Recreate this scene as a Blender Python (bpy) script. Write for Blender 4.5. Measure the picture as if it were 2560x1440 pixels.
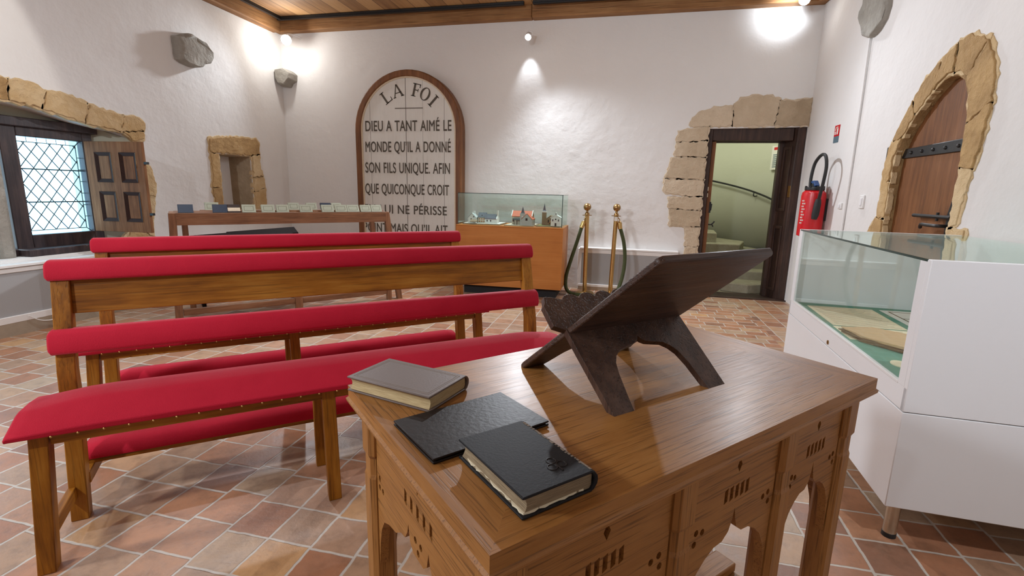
import bpy, bmesh, math, random
from mathutils import Vector, Matrix
random.seed(7)
S = bpy.context.scene
COL = S.collection
for o in list(bpy.data.objects): bpy.data.objects.remove(o)
R = math.radians

# ------------------------------------------------------------------ camera, world, exposure, lights
FPX, CAMH, PITCH, ROLL, PSI = 1214.6, 1.126, R(-11.247), R(1.318), R(-12.876)
cd = bpy.data.cameras.new('camera'); cam = bpy.data.objects.new('camera', cd); COL.objects.link(cam)
cd.sensor_width = 36; cd.lens = FPX / 2560 * 36; cd.clip_start = .02; cd.clip_end = 60
fw = Vector((math.sin(PSI)*math.cos(PITCH), math.cos(PSI)*math.cos(PITCH), math.sin(PITCH)))
rt = Vector((math.cos(PSI), -math.sin(PSI), 0)); up = rt.cross(fw)
r2 = math.cos(ROLL)*rt + math.sin(ROLL)*up; u2 = -math.sin(ROLL)*rt + math.cos(ROLL)*up
cam.matrix_world = Matrix(((r2.x, u2.x, -fw.x, 0), (r2.y, u2.y, -fw.y, 0), (r2.z, u2.z, -fw.z, CAMH), (0, 0, 0, 1)))
S.camera = cam
w = bpy.data.worlds.new('sky'); S.world = w; w.use_nodes = True
bg = w.node_tree.nodes['Background']; bg.inputs[0].default_value = (.62, .84, 1, 1); bg.inputs[1].default_value = 4.4
S.view_settings.view_transform = 'Standard'; S.view_settings.look = 'None'
S.view_settings.exposure = 0.30; S.view_settings.gamma = 1; S.view_settings.use_curve_mapping = False

def light(name, kind, loc, energy, color=(1, .93, .84), target=None, size=.05, angle=120, blend=.6, sy=None):
    l = bpy.data.lights.new(name, kind); o = bpy.data.objects.new(name, l); COL.objects.link(o)
    o.location = loc; l.energy = energy; l.color = color
    if kind == 'SPOT': l.spot_size = R(angle); l.spot_blend = blend; l.shadow_soft_size = size
    elif kind == 'POINT': l.shadow_soft_size = size
    elif kind == 'AREA':
        l.size = size
        if sy: l.shape = 'RECTANGLE'; l.size_y = sy
    if target: o.rotation_euler = (Vector(target)-Vector(loc)).to_track_quat('-Z', 'Y').to_euler()
    return o
# ceiling spots the photograph shows (three) and unseen spots behind / beside the camera, some of them added fill
WH = (.865, .925, 1)
light('lamp_light_corner', 'POINT', (-4.12, 5.47, 2.80), 8, (1, .97, .93), size=.035)
light('lamp_light_corner_throw', 'SPOT', (-4.03, 5.44, 2.80), 95, WH, target=(-1.8, 1.8, 0.6), size=.04, angle=140, blend=1.0)
light('lamp_light_middle', 'SPOT', (-1.165, 5.58, 2.74), 205, WH, target=(-.3, 2.4, .4), size=.035, angle=150, blend=.5)
light('lamp_light_middle_spill', 'SPOT', (-1.17, 5.66, 2.72), 6.5, WH, target=(-1.17, 5.789, 2.36), size=.02, angle=58, blend=.8)
light('lamp_light_right', 'SPOT', (1.38, 5.50, 2.90), 105, WH, target=(-.9, 2.6, .5), size=.04, angle=112, blend=.6)
light('lamp_light_right_spill', 'SPOT', (1.45, 5.50, 2.965), 15, WH, target=(1.40, 5.789, 2.96), size=.03, angle=112, blend=1.0)
light('track_spot_left_rear', 'SPOT', (-3.2, 1.75, 2.92), 45, (1, .95, .88), target=(-4.41, 1.6, 2.25), size=.03, angle=100, blend=.10)
light('track_spot_left_front', 'SPOT', (-4.1, -1.2, 2.9), 400, WH, target=(.4, 1.7, .5), size=.30, angle=95, blend=.7)
light('track_spot_right_rear', 'SPOT', (1.0, 2.15, 2.93), 11, (1, .95, .88), target=(1.775, 2.25, 2.1), size=.03, angle=84, blend=.15)
light('fill_spot_centre', 'SPOT', (-1.6, -1.8, 2.9), 190, WH, target=(-3.4, 4.4, 1.3), size=.06, angle=115, blend=.8)  # added fill without a fixture: general room light, turned towards the left wall
light('fill_spot_left_middle', 'SPOT', (-3.4, 3.1, 2.93), 95, WH, target=(-2.7, 1.6, .1), size=.05, angle=105, blend=.7)  # unseen extra spot, added to brighten the bench seats and left floor
light('fill_spot_right_front', 'SPOT', (1.35, .25, 2.95), 95, WH, target=(1.38, 1.60, .45), size=.05, angle=46, blend=.8)  # added, no fixture; narrow cone to light the white case's front panel
light('stair_light', 'POINT', (1.0, 6.55, 2.35), 24, color=(.96, 1, .86), size=.12)
light('window_daylight', 'AREA', (-5.35, 3.1, 1.6), 3, color=(.72, .87, 1), target=(-3.2, 3.2, .6), size=1.0, sy=1.2)

# ------------------------------------------------------------------ material helpers
class G:
    def __init__(s, name):
        s.m = bpy.data.materials.new(name); s.m.use_nodes = True; s.t = s.m.node_tree; s.n = s.t.nodes
        s.b = s.n['Principled BSDF']
    def new(s, t, **k):
        n = s.n.new(t)
        for a, v in k.items(): setattr(n, a, v)
        return n
    def put(s, sock, v):
        if isinstance(v, bpy.types.NodeSocket): s.t.links.new(v, sock)
        elif isinstance(v, (tuple, list)): sock.default_value = (*v, 1) if len(v) == 3 and sock.type == 'RGBA' else v
        else: sock.default_value = v
    def math(s, op, a, b=None, c=None):
        n = s.new('ShaderNodeMath', operation=op)
        s.put(n.inputs[0], a)
        if b is not None: s.put(n.inputs[1], b)
        if c is not None: s.put(n.inputs[2], c)
        return n.outputs[0]
    def coord(s, scale=(1, 1, 1), kind='Object', rot=(0, 0, 0), loc=(0, 0, 0)):
        tc = s.new('ShaderNodeTexCoord'); mp = s.new('ShaderNodeMapping')
        mp.inputs['Scale'].default_value = scale; mp.inputs['Rotation'].default_value = rot; mp.inputs['Location'].default_value = loc
        s.t.links.new(tc.outputs[kind], mp.inputs[0]); return mp.outputs[0]
    def noise(s, vec, scale, detail=4, rough=.55, out=0):
        n = s.new('ShaderNodeTexNoise'); s.put(n.inputs['Vector'], vec); n.inputs['Scale'].default_value = scale
        n.inputs['Detail'].default_value = detail; n.inputs['Roughness'].default_value = rough; return n.outputs[out]
    def ramp(s, fac, stops, interp='LINEAR'):
        r = s.new('ShaderNodeValToRGB'); cr = r.color_ramp; cr.interpolation = interp
        while len(cr.elements) < len(stops): cr.elements.new(.5)
        for e, (p, c) in zip(cr.elements, stops): e.position = p; e.color = (*c, 1)
        s.put(r.inputs[0], fac); return r.outputs[0]
    def mix(s, f, a, b, mode='MIX'):
        n = s.new('ShaderNodeMix', data_type='RGBA', blend_type=mode)
        s.put(n.inputs[0], f); s.put(n.inputs[6], a); s.put(n.inputs[7], b); return n.outputs[2]
    def bump(s, h, strength=.3, dist=.01, prev=None):
        n = s.new('ShaderNodeBump'); n.inputs['Strength'].default_value = strength; n.inputs['Distance'].default_value = dist
        s.put(n.inputs['Height'], h)
        if prev is not None: s.put(n.inputs['Normal'], prev)
        return n.outputs[0]
    def fin(s, col=None, rough=None, normal=None, metal=None, **k):
        if col is not None: s.put(s.b.inputs['Base Color'], col)
        if rough is not None: s.put(s.b.inputs['Roughness'], rough)
        if normal is not None: s.put(s.b.inputs['Normal'], normal)
        if metal is not None: s.put(s.b.inputs['Metallic'], metal)
        for a, v in k.items(): s.put(s.b.inputs[a], v)
        return s.m
def plain(name, col, rough=.5, metal=0, bump=0, bscale=60, var=.12, **k):
    g = G(name); v = g.coord(); nz = g.noise(v, bscale, 3)
    c = g.mix(nz, tuple(x*(1-1.2*var) for x in col), tuple(min(1, x*(1+var)) for x in col))
    return g.fin(c, rough, g.bump(nz, bump, .004) if bump else None, metal, **k)
def wood(name, dark, mid, light_, axis='x', rough=.45, sc=1.0, pores=.35, coat=0, contrast=.5, bump=.15, spec=.4):
    g = G(name); L, T = 1.3*sc, 16*sc
    v = g.coord({'x': (L, T, T), 'y': (T, L, T), 'z': (T, T, L)}[axis])
    n1 = g.noise(v, 1.5, 7, .62); n2 = g.noise(v, 7, 3, .6)
    v2 = g.coord({'x': (4, 170, 170), 'y': (170, 4, 170), 'z': (170, 170, 4)}[axis]); n3 = g.noise(v2, sc, 2)
    blot = g.noise(g.coord(), 3.5, 3)
    f = g.math('ADD', g.math('MULTIPLY', n1, .7), g.math('MULTIPLY', n2, .3))
    f = g.math('ADD', g.math('MULTIPLY', f, .75), g.math('MULTIPLY', blot, .25))
    c = g.ramp(f, [(.5-.28*contrast, dark), (.5, mid), (.5+.3*contrast, light_)])
    pm = g.ramp(n3, [(.34, (1, 1, 1)), (.46, (0, 0, 0))])
    c = g.mix(g.math('MULTIPLY', pm, pores), c, tuple(x*.35 for x in dark))
    return g.fin(c, g.math('ADD', rough-.06, g.math('MULTIPLY', n2, .16)), g.bump(g.math('SUBTRACT', n1, g.math('MULTIPLY', pm, .5)), bump, .003), **{'Specular IOR Level': spec}, **({'Coat Weight': coat, 'Coat Roughness': .25} if coat else {}))

M = {}
def mk_plaster(name, col, amt=1.0):
    g = G(name); v = g.coord()
    a = g.noise(v, 1.7, 5, .55); b = g.noise(v, 6.5, 6, .6); c = g.noise(v, 40, 4, .6); d = g.noise(g.coord((1, 1, 2.0), rot=(.45, .5, .3)), 7, 4, .5)
    h = g.math('ADD', g.math('MULTIPLY', a, 1.0), g.math('MULTIPLY', b, .22)); h = g.math('ADD', h, g.math('MULTIPLY', d, .10))
    nrm = g.bump(h, .32*amt, .06); nrm = g.bump(c, .05*amt, .004, nrm)
    cc = g.mix(b, tuple(x*.955 for x in col), col)
    return g.fin(cc, .92, nrm)
M['plaster'] = mk_plaster('white_plaster', (.80, .79, .775))
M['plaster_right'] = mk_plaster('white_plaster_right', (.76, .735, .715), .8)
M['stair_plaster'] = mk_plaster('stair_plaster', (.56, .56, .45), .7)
def mk_stone(name, a, b, c, bs=.8, scale=5):
    g = G(name); v = g.coord(); n = g.noise(v, scale, 6, .65); f = g.noise(v, 34, 5, .7)
    at = g.new('ShaderNodeAttribute', attribute_name='tint'); t = at.outputs['Fac']
    col = g.ramp(g.math('ADD', g.math('MULTIPLY', n, .6), g.math('MULTIPLY', t, .45)), [(.26, a), (.5, b), (.74, c)])
    vo = g.new('ShaderNodeTexVoronoi'); g.put(vo.inputs['Vector'], v); vo.inputs['Scale'].default_value = 22
    h = g.math('ADD', f, g.math('MULTIPLY', vo.outputs['Distance'], .45))
    return g.fin(col, .93, g.bump(g.math('ADD', h, n), bs, .018))
M['stone'] = mk_stone('golden_stone', (.31, .185, .075), (.54, .35, .155), (.70, .53, .31))
M['stone_pale'] = mk_stone('pale_stone', (.42, .32, .21), (.58, .46, .32), (.70, .58, .43))
M['stone_grey'] = mk_stone('grey_stone', (.32, .30, .26), (.46, .435, .39), (.58, .55, .49), .6, 9)
M['step_stone'] = mk_stone('step_stone', (.34, .31, .22), (.48, .46, .36), (.62, .60, .50), .4)
def mk_floor():
    g = G('terracotta_tiles'); tc = g.new('ShaderNodeTexCoord'); P = tc.outputs['Object']
    wn = g.noise(P, 3.2, 3, out=1); wn2 = g.noise(P, 22, 2, out=1)
    va = g.new('ShaderNodeVectorMath', operation='MULTIPLY_ADD'); g.put(va.inputs[0], wn); va.inputs[1].default_value = (.022, .022, 0); g.put(va.inputs[2], P)
    vb = g.new('ShaderNodeVectorMath', operation='MULTIPLY_ADD'); g.put(vb.inputs[0], wn2); vb.inputs[1].default_value = (.008, .008, 0); g.put(vb.inputs[2], va.outputs[0])
    sp = g.new('ShaderNodeSeparateXYZ'); g.put(sp.inputs[0], vb.outputs[0]); x = g.math('SUBTRACT', sp.outputs[0], .015); y = g.math('SUBTRACT', sp.outputs[1], .015)
    def hash1(v, seed):
        n = g.new('ShaderNodeTexWhiteNoise', noise_dimensions='2D'); cb = g.new('ShaderNodeCombineXYZ')
        g.put(cb.inputs[0], v); cb.inputs[1].default_value = seed; g.put(n.inputs['Vector'], cb.outputs[0]); return n.outputs['Value']
    # A: square tiles in continuous columns
    xa = g.math('DIVIDE', g.math('ADD', x, 1.223), .157); ca = g.math('FLOOR', xa)
    ja = g.math('MULTIPLY', g.math('SUBTRACT', hash1(ca, 3.1), .5), .30)
    ya = g.math('ADD', g.math('DIVIDE', g.math('SUBTRACT', y, 1.024), .163), ja); ra = g.math('FLOOR', ya)
    # B: brick courses running across in front of the doorway
    yb = g.math('DIVIDE', g.math('SUBTRACT', y, 1.0), .108); rb = g.math('FLOOR', yb)
    xb = g.math('ADD', g.math('DIVIDE', x, .162), g.math('MULTIPLY', hash1(rb, 9.7), 1.0)); cb_ = g.math('FLOOR', xb)
    zone = g.math('MULTIPLY', g.math('GREATER_THAN', x, -.33), g.math('MULTIPLY', g.math('LESS_THAN', x, 1.232), g.math('GREATER_THAN', y, 2.9)))
    def lerp(a, b): return g.math('ADD', g.math('MULTIPLY', a, g.math('SUBTRACT', 1, zone)), g.math('MULTIPLY', b, zone))
    fx = lerp(g.math('FRACT', xa), g.math('FRACT', xb)); fy = lerp(g.math('FRACT', ya), g.math('FRACT', yb))
    cx = lerp(ca, cb_); ry = lerp(ra, g.math('ADD', rb, 500))
    ex = g.math('MULTIPLY', g.math('MINIMUM', fx, g.math('SUBTRACT', 1, fx)), lerp(.157, .162))
    ey = g.math('MULTIPLY', g.math('MINIMUM', fy, g.math('SUBTRACT', 1, fy)), lerp(.163, .108))
    e = g.math('MINIMUM', ex, ey)
    mr = g.new('ShaderNodeMapRange'); mr.interpolation_type = 'SMOOTHSTEP'; g.put(mr.inputs[0], e); mr.inputs[1].default_value = .0028; mr.inputs[2].default_value = .0062
    tile = mr.outputs[0]
    cb2 = g.new('ShaderNodeCombineXYZ'); g.put(cb2.inputs[0], cx); g.put(cb2.inputs[1], ry)
    wh = g.new('ShaderNodeTexWhiteNoise', noise_dimensions='2D'); g.put(wh.inputs['Vector'], cb2.outputs[0])
    col = g.ramp(wh.outputs['Value'], [(0, (.20, .09, .055)), (.12, (.33, .135, .065)), (.30, (.40, .175, .085)), (.46, (.42, .215, .12)), (.62, (.35, .21, .13)), (.76, (.46, .265, .145)), (.9, (.40, .28, .185)), (1, (.50, .27, .115))])
    mo = g.noise(P, 14, 6, .7); mo2 = g.noise(P, 55, 4, .7)
    col = g.mix(.75, col, g.ramp(mo, [(.3, (.55, .52, .50)), (.5, (1, 1, 1)), (.72, (1.25, 1.22, 1.18))]), 'MULTIPLY')
    col = g.mix(g.math('MULTIPLY', mo2, .22), col, (.44, .33, .23))
    col = g.mix(tile, g.mix(mo, (.42, .36, .30), (.60, .54, .47)), col)
    h = g.math('ADD', g.math('MULTIPLY', tile, .5), g.math('ADD', g.math('MULTIPLY', mo, .5), g.math('MULTIPLY', mo2, .2)))
    return g.fin(col, g.math('ADD', .27, g.math('MULTIPLY', mo, .3)), g.bump(h, .55, .006))
M['floor'] = mk_floor()
def mk_fabric():
    g = G('red_wool'); v = g.coord(); n = g.noise(v, 9, 4); f = g.noise(v, 420, 2)
    c = g.mix(n, (.40, .009, .026), (.50, .016, .038))
    return g.fin(c, .88, g.bump(g.math('ADD', f, g.math('MULTIPLY', n, 2)), .35, .003), **{'Sheen Weight': .45, 'Sheen Roughness': .3, 'Sheen Tint': (1, .42, .45), 'Specular IOR Level': .15})
M['red'] = mk_fabric()
for ax in 'xyz':
    M['bench_'+ax] = wood('bench_oak_'+ax, (.13, .040, .003), (.30, .108, .008), (.42, .185, .025), ax, .45, .9, .35, spec=.25)
    M['oak_'+ax] = wood('table_oak_'+ax, (.245, .096, .022), (.345, .148, .038), (.43, .205, .060), ax, .42, 2.2, .6, .08, .75, .12, .3)
    M['dark_'+ax] = wood('dark_walnut_'+ax, (.024, .011, .008), (.068, .033, .021), (.14, .075, .048), ax, .42, 1.4, .4, 0, .6, .5)
    M['door_'+ax] = wood('door_wood_'+ax, (.105, .038, .012), (.19, .072, .022), (.26, .11, .04), ax, .5, .8, .3)
    M['frame_'+ax] = wood('dark_frame_wood_'+ax, (.018, .010, .008), (.045, .024, .018), (.085, .045, .032), ax, .5, 1, .3)
    M['beam_'+ax] = wood('ceiling_timber_'+ax, (.15, .062, .020), (.31, .150, .055), (.48, .27, .115), ax, .7, .55, .5, 0, .75, .5)
    M['rust_'+ax] = wood('brown_table_wood_'+ax, (.13, .055, .026), (.235, .105, .05), (.33, .165, .085), ax, .45, 1, .35)
M['cab'] = wood('cherry_veneer', (.38, .130, .026), (.47, .172, .038), (.54, .215, .055), 'x', .38, .55, .12, 0, .6, .03, .25)
M['shutter'] = wood('shutter_wood', (.12, .050, .022), (.235, .105, .048), (.33, .165, .08), 'z', .65, 1, .3, spec=.12)
M['shutter_dark'] = plain('dark_moulding', (.045, .022, .017), .6, **{'Specular IOR Level': .08})
M['white'] = plain('white_lacquer', (.82, .82, .83), .38, var=.008)
M['white_paint'] = plain('white_paint', (.80, .785, .77), .5, var=.03)
M['grey_panel'] = plain('grey_panel', (.36, .36, .365), .6, 0, .05, 200, var=.06)
M['base_stone'] = plain('base_render', (.36, .29, .215), .9, 0, .4, 25)
M['black'] = plain('black_iron', (.012, .012, .013), .45, 0, .2, 40)
M['void'] = plain('dark_plinth', (.012, .010, .010), .8)
M['rubber'] = plain('black_rubber', (.015, .015, .015), .6)
M['steel'] = plain('brushed_steel', (.60, .52, .40), .35, 1)
M['brass'] = plain('old_brass', (.60, .40, .16), .30, 1)
M['brass_dull'] = plain('bronze_brass', (.36, .22, .09), .35, 1)
M['rope'] = plain('green_velvet', (.045, .055, .014), .85, 0, .3, 200)
M['red_paint'] = plain('extinguisher_red', (.62, .012, .018), .28)
M['blue'] = plain('blue_plastic', (.02, .07, .22), .4)
M['label_blue'] = plain('label_grey_blue', (.10, .16, .20), .5)
M['paper'] = plain('paper', (.80, .78, .72), .8)
M['felt'] = plain('green_felt', (.115, .30, .225), .95, 0, .2, 300)
M['parch'] = plain('cream_parchment', (.84, .74, .53), .85, 0, .15, 40)
M['manila'] = plain('brown_letter_paper', (.60, .40, .22), .85, 0, .15, 40)
M['oldleaf'] = plain('brown_page_edges', (.17, .11, .06), .9, 0, .4, 120)
M['ink'] = plain('faded_ink', (.44, .37, .25), .9)
M['leather_brown'] = plain('brown_leather', (.135, .095, .078), .5, 0, .12, 260, var=.08)
M['leather_black'] = plain('black_leather', (.017, .016, .017), .55, 0, .10, 300, **{'Specular IOR Level': .16})
M['leather_dark'] = plain('worn_dark_leather', (.020, .014, .012), .42, 0, .12, 120, var=.35, **{'Specular IOR Level': .15})
M['leather_scuff'] = plain('scuffed_edge', (.20, .15, .11), .8)
def mk_pages(name, a, b, k):
    g = G(name); v = g.coord((3, 3, k)); n = g.noise(v, 10, 3, .7); c = g.ramp(n, [(.3, a), (.65, b)])
    return g.fin(c, .85, g.bump(n, .4, .002))
M['pages'] = mk_pages('yellowed_pages', (.34, .23, .10), (.62, .48, .26), 160)
M['pages_dark'] = mk_pages('browned_pages', (.13, .085, .045), (.36, .27, .16), 160)
M['cover_pale'] = plain('pale_green_cover', (.40, .41, .31), .7, 0, .1, 40)
M['cover_line'] = plain('cover_frame_line', (.22, .22, .15), .7)
M['cover_navy'] = plain('navy_cover', (.022, .034, .060), .5)
M['cover_umber'] = plain('umber_cover', (.035, .020, .016), .5)
M['cream'] = plain('cream_band', (.70, .58, .42), .7)
M['letter'] = plain('letter_paint', (.085, .068, .048), .7)
M['desk_dark'] = plain('blackened_wood', (.012, .007, .007), .75, **{'Specular IOR Level': .1}); M['ridge_dark'] = plain('slate', (.10, .11, .13), .7)
M['toy_white'] = plain('model_white', (.72, .72, .68), .7); M['toy_grey'] = plain('model_grey', (.42, .44, .42), .7)
M['toy_cream'] = plain('model_cream', (.58, .52, .40), .7); M['toy_brown'] = plain('model_brown', (.26, .18, .11), .8)
M['toy_red'] = plain('model_red_roof', (.55, .14, .07), .7); M['toy_green'] = plain('model_grass', (.14, .17, .06), .9)
M['toy_orange'] = plain('model_shutter', (.40, .14, .06), .7); M['toy_dark'] = plain('model_opening', (.03, .028, .026), .8)
def mk_glass(name, tint, alpha, rough=.02):
    g = G(name); n = g.n; tr = g.new('ShaderNodeBsdfTransparent'); g.put(tr.inputs[0], tint); gl = g.new('ShaderNodeBsdfGlossy')
    gl.inputs['Roughness'].default_value = rough; gl.inputs[0].default_value = (.9, 1, .97, 1)
    lw_ = g.new('ShaderNodeLayerWeight'); lw_.inputs[0].default_value = .5; fr5 = g.math('ADD', .04, g.math('MULTIPLY', .96, g.math('POWER', lw_.outputs['Facing'], 5))); mx = g.new('ShaderNodeMixShader')
    g.put(mx.inputs[0], g.math('MULTIPLY', fr5, alpha)); g.put(mx.inputs[1], tr.outputs[0]); g.put(mx.inputs[2], gl.outputs[0])
    g.t.links.new(mx.outputs[0], n['Material Output'].inputs[0]); return g.m
M['glass'] = mk_glass('clear_glass', (.965, .988, .978), .7)
M['glass_green'] = mk_glass('green_tinted_glass', (.93, .975, .962), .8)
M['glass_edge'] = plain('glass_edge', (.02, .06, .055), .15)
M['pane'] = mk_glass('window_glass', (.80, .94, 1), .5)
M['lead'] = plain('lead_came', (.06, .12, .15), .5)
M['window_wood'] = wood('window_wood', (.022, .016, .020), (.05, .034, .036), (.095, .062, .056), 'z', .45, 1, .3)
def mk_emit(name, col, st):
    g = G(name); e = g.new('ShaderNodeEmission'); e.inputs[0].default_value = (*col, 1); e.inputs[1].default_value = st
    g.t.links.new(e.outputs[0], g.n['Material Output'].inputs[0]); return g.m
M['bulb'] = mk_emit('lamp_glow', (1, .97, .92), 60)
def mk_sign():
    g = G('painted_panel'); v = g.coord(); n = g.noise(g.coord((6, 6, .8)), 4, 6, .7); f = g.noise(v, 5, 4)
    col = g.ramp(g.math('ADD', g.math('MULTIPLY', n, .6), g.math('MULTIPLY', f, .4)), [(.28, (.58, .55, .48)), (.42, (.72, .705, .66)), (.7, (.78, .77, .73))])
    sx = g.new('ShaderNodeSeparateXYZ'); g.put(sx.inputs[0], v)
    for x0, wd in ((-.02, .0035), (-.50, .002), (.475, .002), (.20, .0012)):
        d = g.math('ABSOLUTE', g.math('SUBTRACT', sx.outputs[0], x0)); col = g.mix(g.math('LESS_THAN', d, wd), col, (.10, .085, .065))
    return g.fin(col, .75)
M['sign'] = mk_sign()

# ------------------------------------------------------------------ mesh helpers
def box(bm, x0, x1, y0, y1, z0, z1, mat=None, tf=None):
    vs = [bm.verts.new(p) for p in ((x0, y0, z0), (x1, y0, z0), (x1, y1, z0), (x0, y1, z0), (x0, y0, z1), (x1, y0, z1), (x1, y1, z1), (x0, y1, z1))]
    fs = [bm.faces.new([vs[i] for i in f]) for f in ((3, 2, 1, 0), (4, 5, 6, 7), (0, 1, 5, 4), (1, 2, 6, 5), (2, 3, 7, 6), (3, 0, 4, 7))]
    if tf:
        for v in vs: v.co = tf @ v.co
    if mat is not None:
        for f in fs: f.material_index = mat
    return vs
def hexa(bm, lo, hi):   # two quads of 3D points, bottom and top
    vs = [bm.verts.new(p) for p in list(lo)+list(hi)]
    for f in ((3, 2, 1, 0), (4, 5, 6, 7), (0, 1, 5, 4), (1, 2, 6, 5), (2, 3, 7, 6), (3, 0, 4, 7)): bm.faces.new([vs[i] for i in f])
def post(bm, secs):     # stacked rectangles (x0,x1,y0,y1,z)
    rings = [[bm.verts.new((a, c, z)), ] + [bm.verts.new((b, c, z)), bm.verts.new((b, d, z)), bm.verts.new((a, d, z))] for a, b, c, d, z in secs]
    loft(bm, rings)
def loft(bm, rings, closed=True, caps=True):
    n = len(rings[0])
    for r0, r1 in zip(rings, rings[1:]):
        for i in range(n if closed else n-1):
            j = (i+1) % n; bm.faces.new((r0[i], r0[j], r1[j], r1[i]))
    if caps and closed:
        bm.faces.new(rings[0][::-1]); bm.faces.new(rings[-1])
def prism(bm, pts, f0, f1):   # 2D outline extruded: f0/f1 map (a,b) -> 3D
    a = [bm.verts.new(f0(*p)) for p in pts]; b = [bm.verts.new(f1(*p)) for p in pts]; n = len(pts)
    e0 = [bm.edges.new((a[i], a[(i+1) % n])) for i in range(n)]; e1 = [bm.edges.new((b[i], b[(i+1) % n])) for i in range(n)]
    bmesh.ops.triangle_fill(bm, edges=e0, use_beauty=True); bmesh.ops.triangle_fill(bm, edges=e1, use_beauty=True)
    for i in range(n): bm.faces.new((a[i], a[(i+1) % n], b[(i+1) % n], b[i]))
def plate(bm, outer, holes, f0, f1):  # plate with holes
    es0, es1 = [], []
    for lp in [outer]+holes:
        a = [bm.verts.new(f0(*p)) for p in lp]; b = [bm.verts.new(f1(*p)) for p in lp]; n = len(lp)
        es0 += [bm.edges.new((a[i], a[(i+1) % n])) for i in range(n)]; es1 += [bm.edges.new((b[i], b[(i+1) % n])) for i in range(n)]
        for i in range(n): bm.faces.new((a[i], a[(i+1) % n], b[(i+1) % n], b[i]))
    bmesh.ops.triangle_fill(bm, edges=es0, use_beauty=True); bmesh.ops.triangle_fill(bm, edges=es1, use_beauty=True)
def tube(bm, path, r, seg=10, caps=True):
    path = [Vector(p) for p in path]; rings = []; rs = r if isinstance(r, (list, tuple)) else [r]*len(path)
    t = (path[1]-path[0]).normalized(); nrm = t.orthogonal().normalized()
    for i, p in enumerate(path):
        t2 = ((path[min(i+1, len(path)-1)]-path[max(i-1, 0)])).normalized()
        nrm = (nrm - t2*nrm.dot(t2)).normalized(); bn = t2.cross(nrm)
        rings.append([bm.verts.new(p+rs[i]*(math.cos(k/seg*math.tau)*nrm+math.sin(k/seg*math.tau)*bn)) for k in range(seg)])
    loft(bm, rings, True, caps)
def lathe(bm, prof, cx=0, cy=0, seg=24):
    rings = [[bm.verts.new((cx+r*math.cos(k/seg*math.tau), cy+r*math.sin(k/seg*math.tau), z)) for k in range(seg)] for r, z in prof]
    loft(bm, rings)
def smooth_path(pts, n=8):
    pts = [Vector(p) for p in pts]; out = []
    for i in range(len(pts)-1):
        p0, p1, p2, p3 = pts[max(i-1, 0)], pts[i], pts[i+1], pts[min(i+2, len(pts)-1)]
        for k in range(n):
            t = k/n; out.append(.5*((2*p1)+(p2-p0)*t+(2*p0-5*p1+4*p2-p3)*t*t+(3*p1-p0-3*p2+p3)*t**3))
    return out+[pts[-1]]
def sphere(bm, c, r, seg=20, rings=12):
    lathe(bm, [(max(.0005, r*math.sin(math.pi*k/rings)), c[2]-r*math.cos(math.pi*k/rings)) for k in range(rings+1)], c[0], c[1], seg)
def obj(name, bm, mat, parent=None, bevel=0, smooth=False, seg=2, loc=None, angle=35):
    bmesh.ops.recalc_face_normals(bm, faces=bm.faces[:])
    me = bpy.data.meshes.new(name); bm.to_mesh(me); bm.free()
    for m in (mat if isinstance(mat, list) else [mat]): me.materials.append(M[m])
    o = bpy.data.objects.new(name, me); COL.objects.link(o)
    if parent: o.parent = parent
    if loc: o.location = loc
    if bevel:
        b = o.modifiers.new('bevel', 'BEVEL'); b.width = bevel; b.segments = seg; b.limit_method = 'ANGLE'; b.angle_limit = R(40)
    if smooth or bevel:
        for p in me.polygons: p.use_smooth = True
        try: me.set_sharp_from_angle(angle=R(angle))
        except Exception: pass
    return o
def thing(name, label, cat, loc=(0, 0, 0), rz=0, group=None):
    o = bpy.data.objects.new(name, None); COL.objects.link(o); o.empty_display_size = .1
    o.location = loc; o.rotation_euler = (0, 0, rz); o['label'] = label; o['category'] = cat
    if group: o['group'] = group
    return o
def tag(o, label, cat, group=None):
    o['label'] = label; o['category'] = cat
    if group: o['group'] = group
    return o
def struct(o): o['kind'] = 'structure'; return o
NB = bmesh.new
def copy_tree(o, parent=None):
    c = o.copy(); COL.objects.link(c)
    if parent: c.parent = parent
    for ch in list(o.children): copy_tree(ch, c)
    return c

# ------------------------------------------------------------------ the room
XL, XR, YB, YF, ZC = -4.41, 1.775, 5.789, -2.6, 3.0
bm = NB(); box(bm, XL-.5, XR+.4, YF-.3, YB+.02, -.12, 0); struct(obj('floor', bm, 'floor'))
def jag(pts, amp, step, seed=0, keep=()):
    rnd = random.Random(seed); out = []
    n = len(pts)
    for i in range(n):
        a, b = Vector(pts[i]), Vector(pts[(i+1) % n]); L = (b-a).length; k = max(1, int(L/step)); nn = Vector((-(b-a).y, (b-a).x)).normalized()
        straight = i in keep
        for j in range(k):
            p = a+(b-a)*(j/k)
            if not straight and not (j == 0 and (i-1) % n in keep): p = p+nn*rnd.uniform(-amp, amp)
            out.append((p.x, p.y))
    return out
DOOR = [(.806, -.02), (1.772, -.02), (1.772, 1.848), (.806, 1.835)]
bm = NB(); plate(bm, [(XL-.3, -.1), (XR, -.1), (XR, 3.2), (XL-.3, 3.2)], [DOOR], lambda a, b: (a, YB, b), lambda a, b: (a, YB+.26, b)); struct(obj('wall_back', bm, 'plaster'))
WIN = [(1.75, .53), (3.70, .53), (3.72, 1.0), (3.70, 1.50), (3.58, 1.563), (3.29, 1.600), (2.99, 1.665), (2.74, 1.69), (2.3, 1.66), (1.95, 1.56), (1.75, 1.45)]
NICHE = [(4.64, .80), (5.13, .80), (5.12, 1.478), (4.64, 1.459)]
def lw(off=0): return lambda y, z: (XL-off, y, z)
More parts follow.
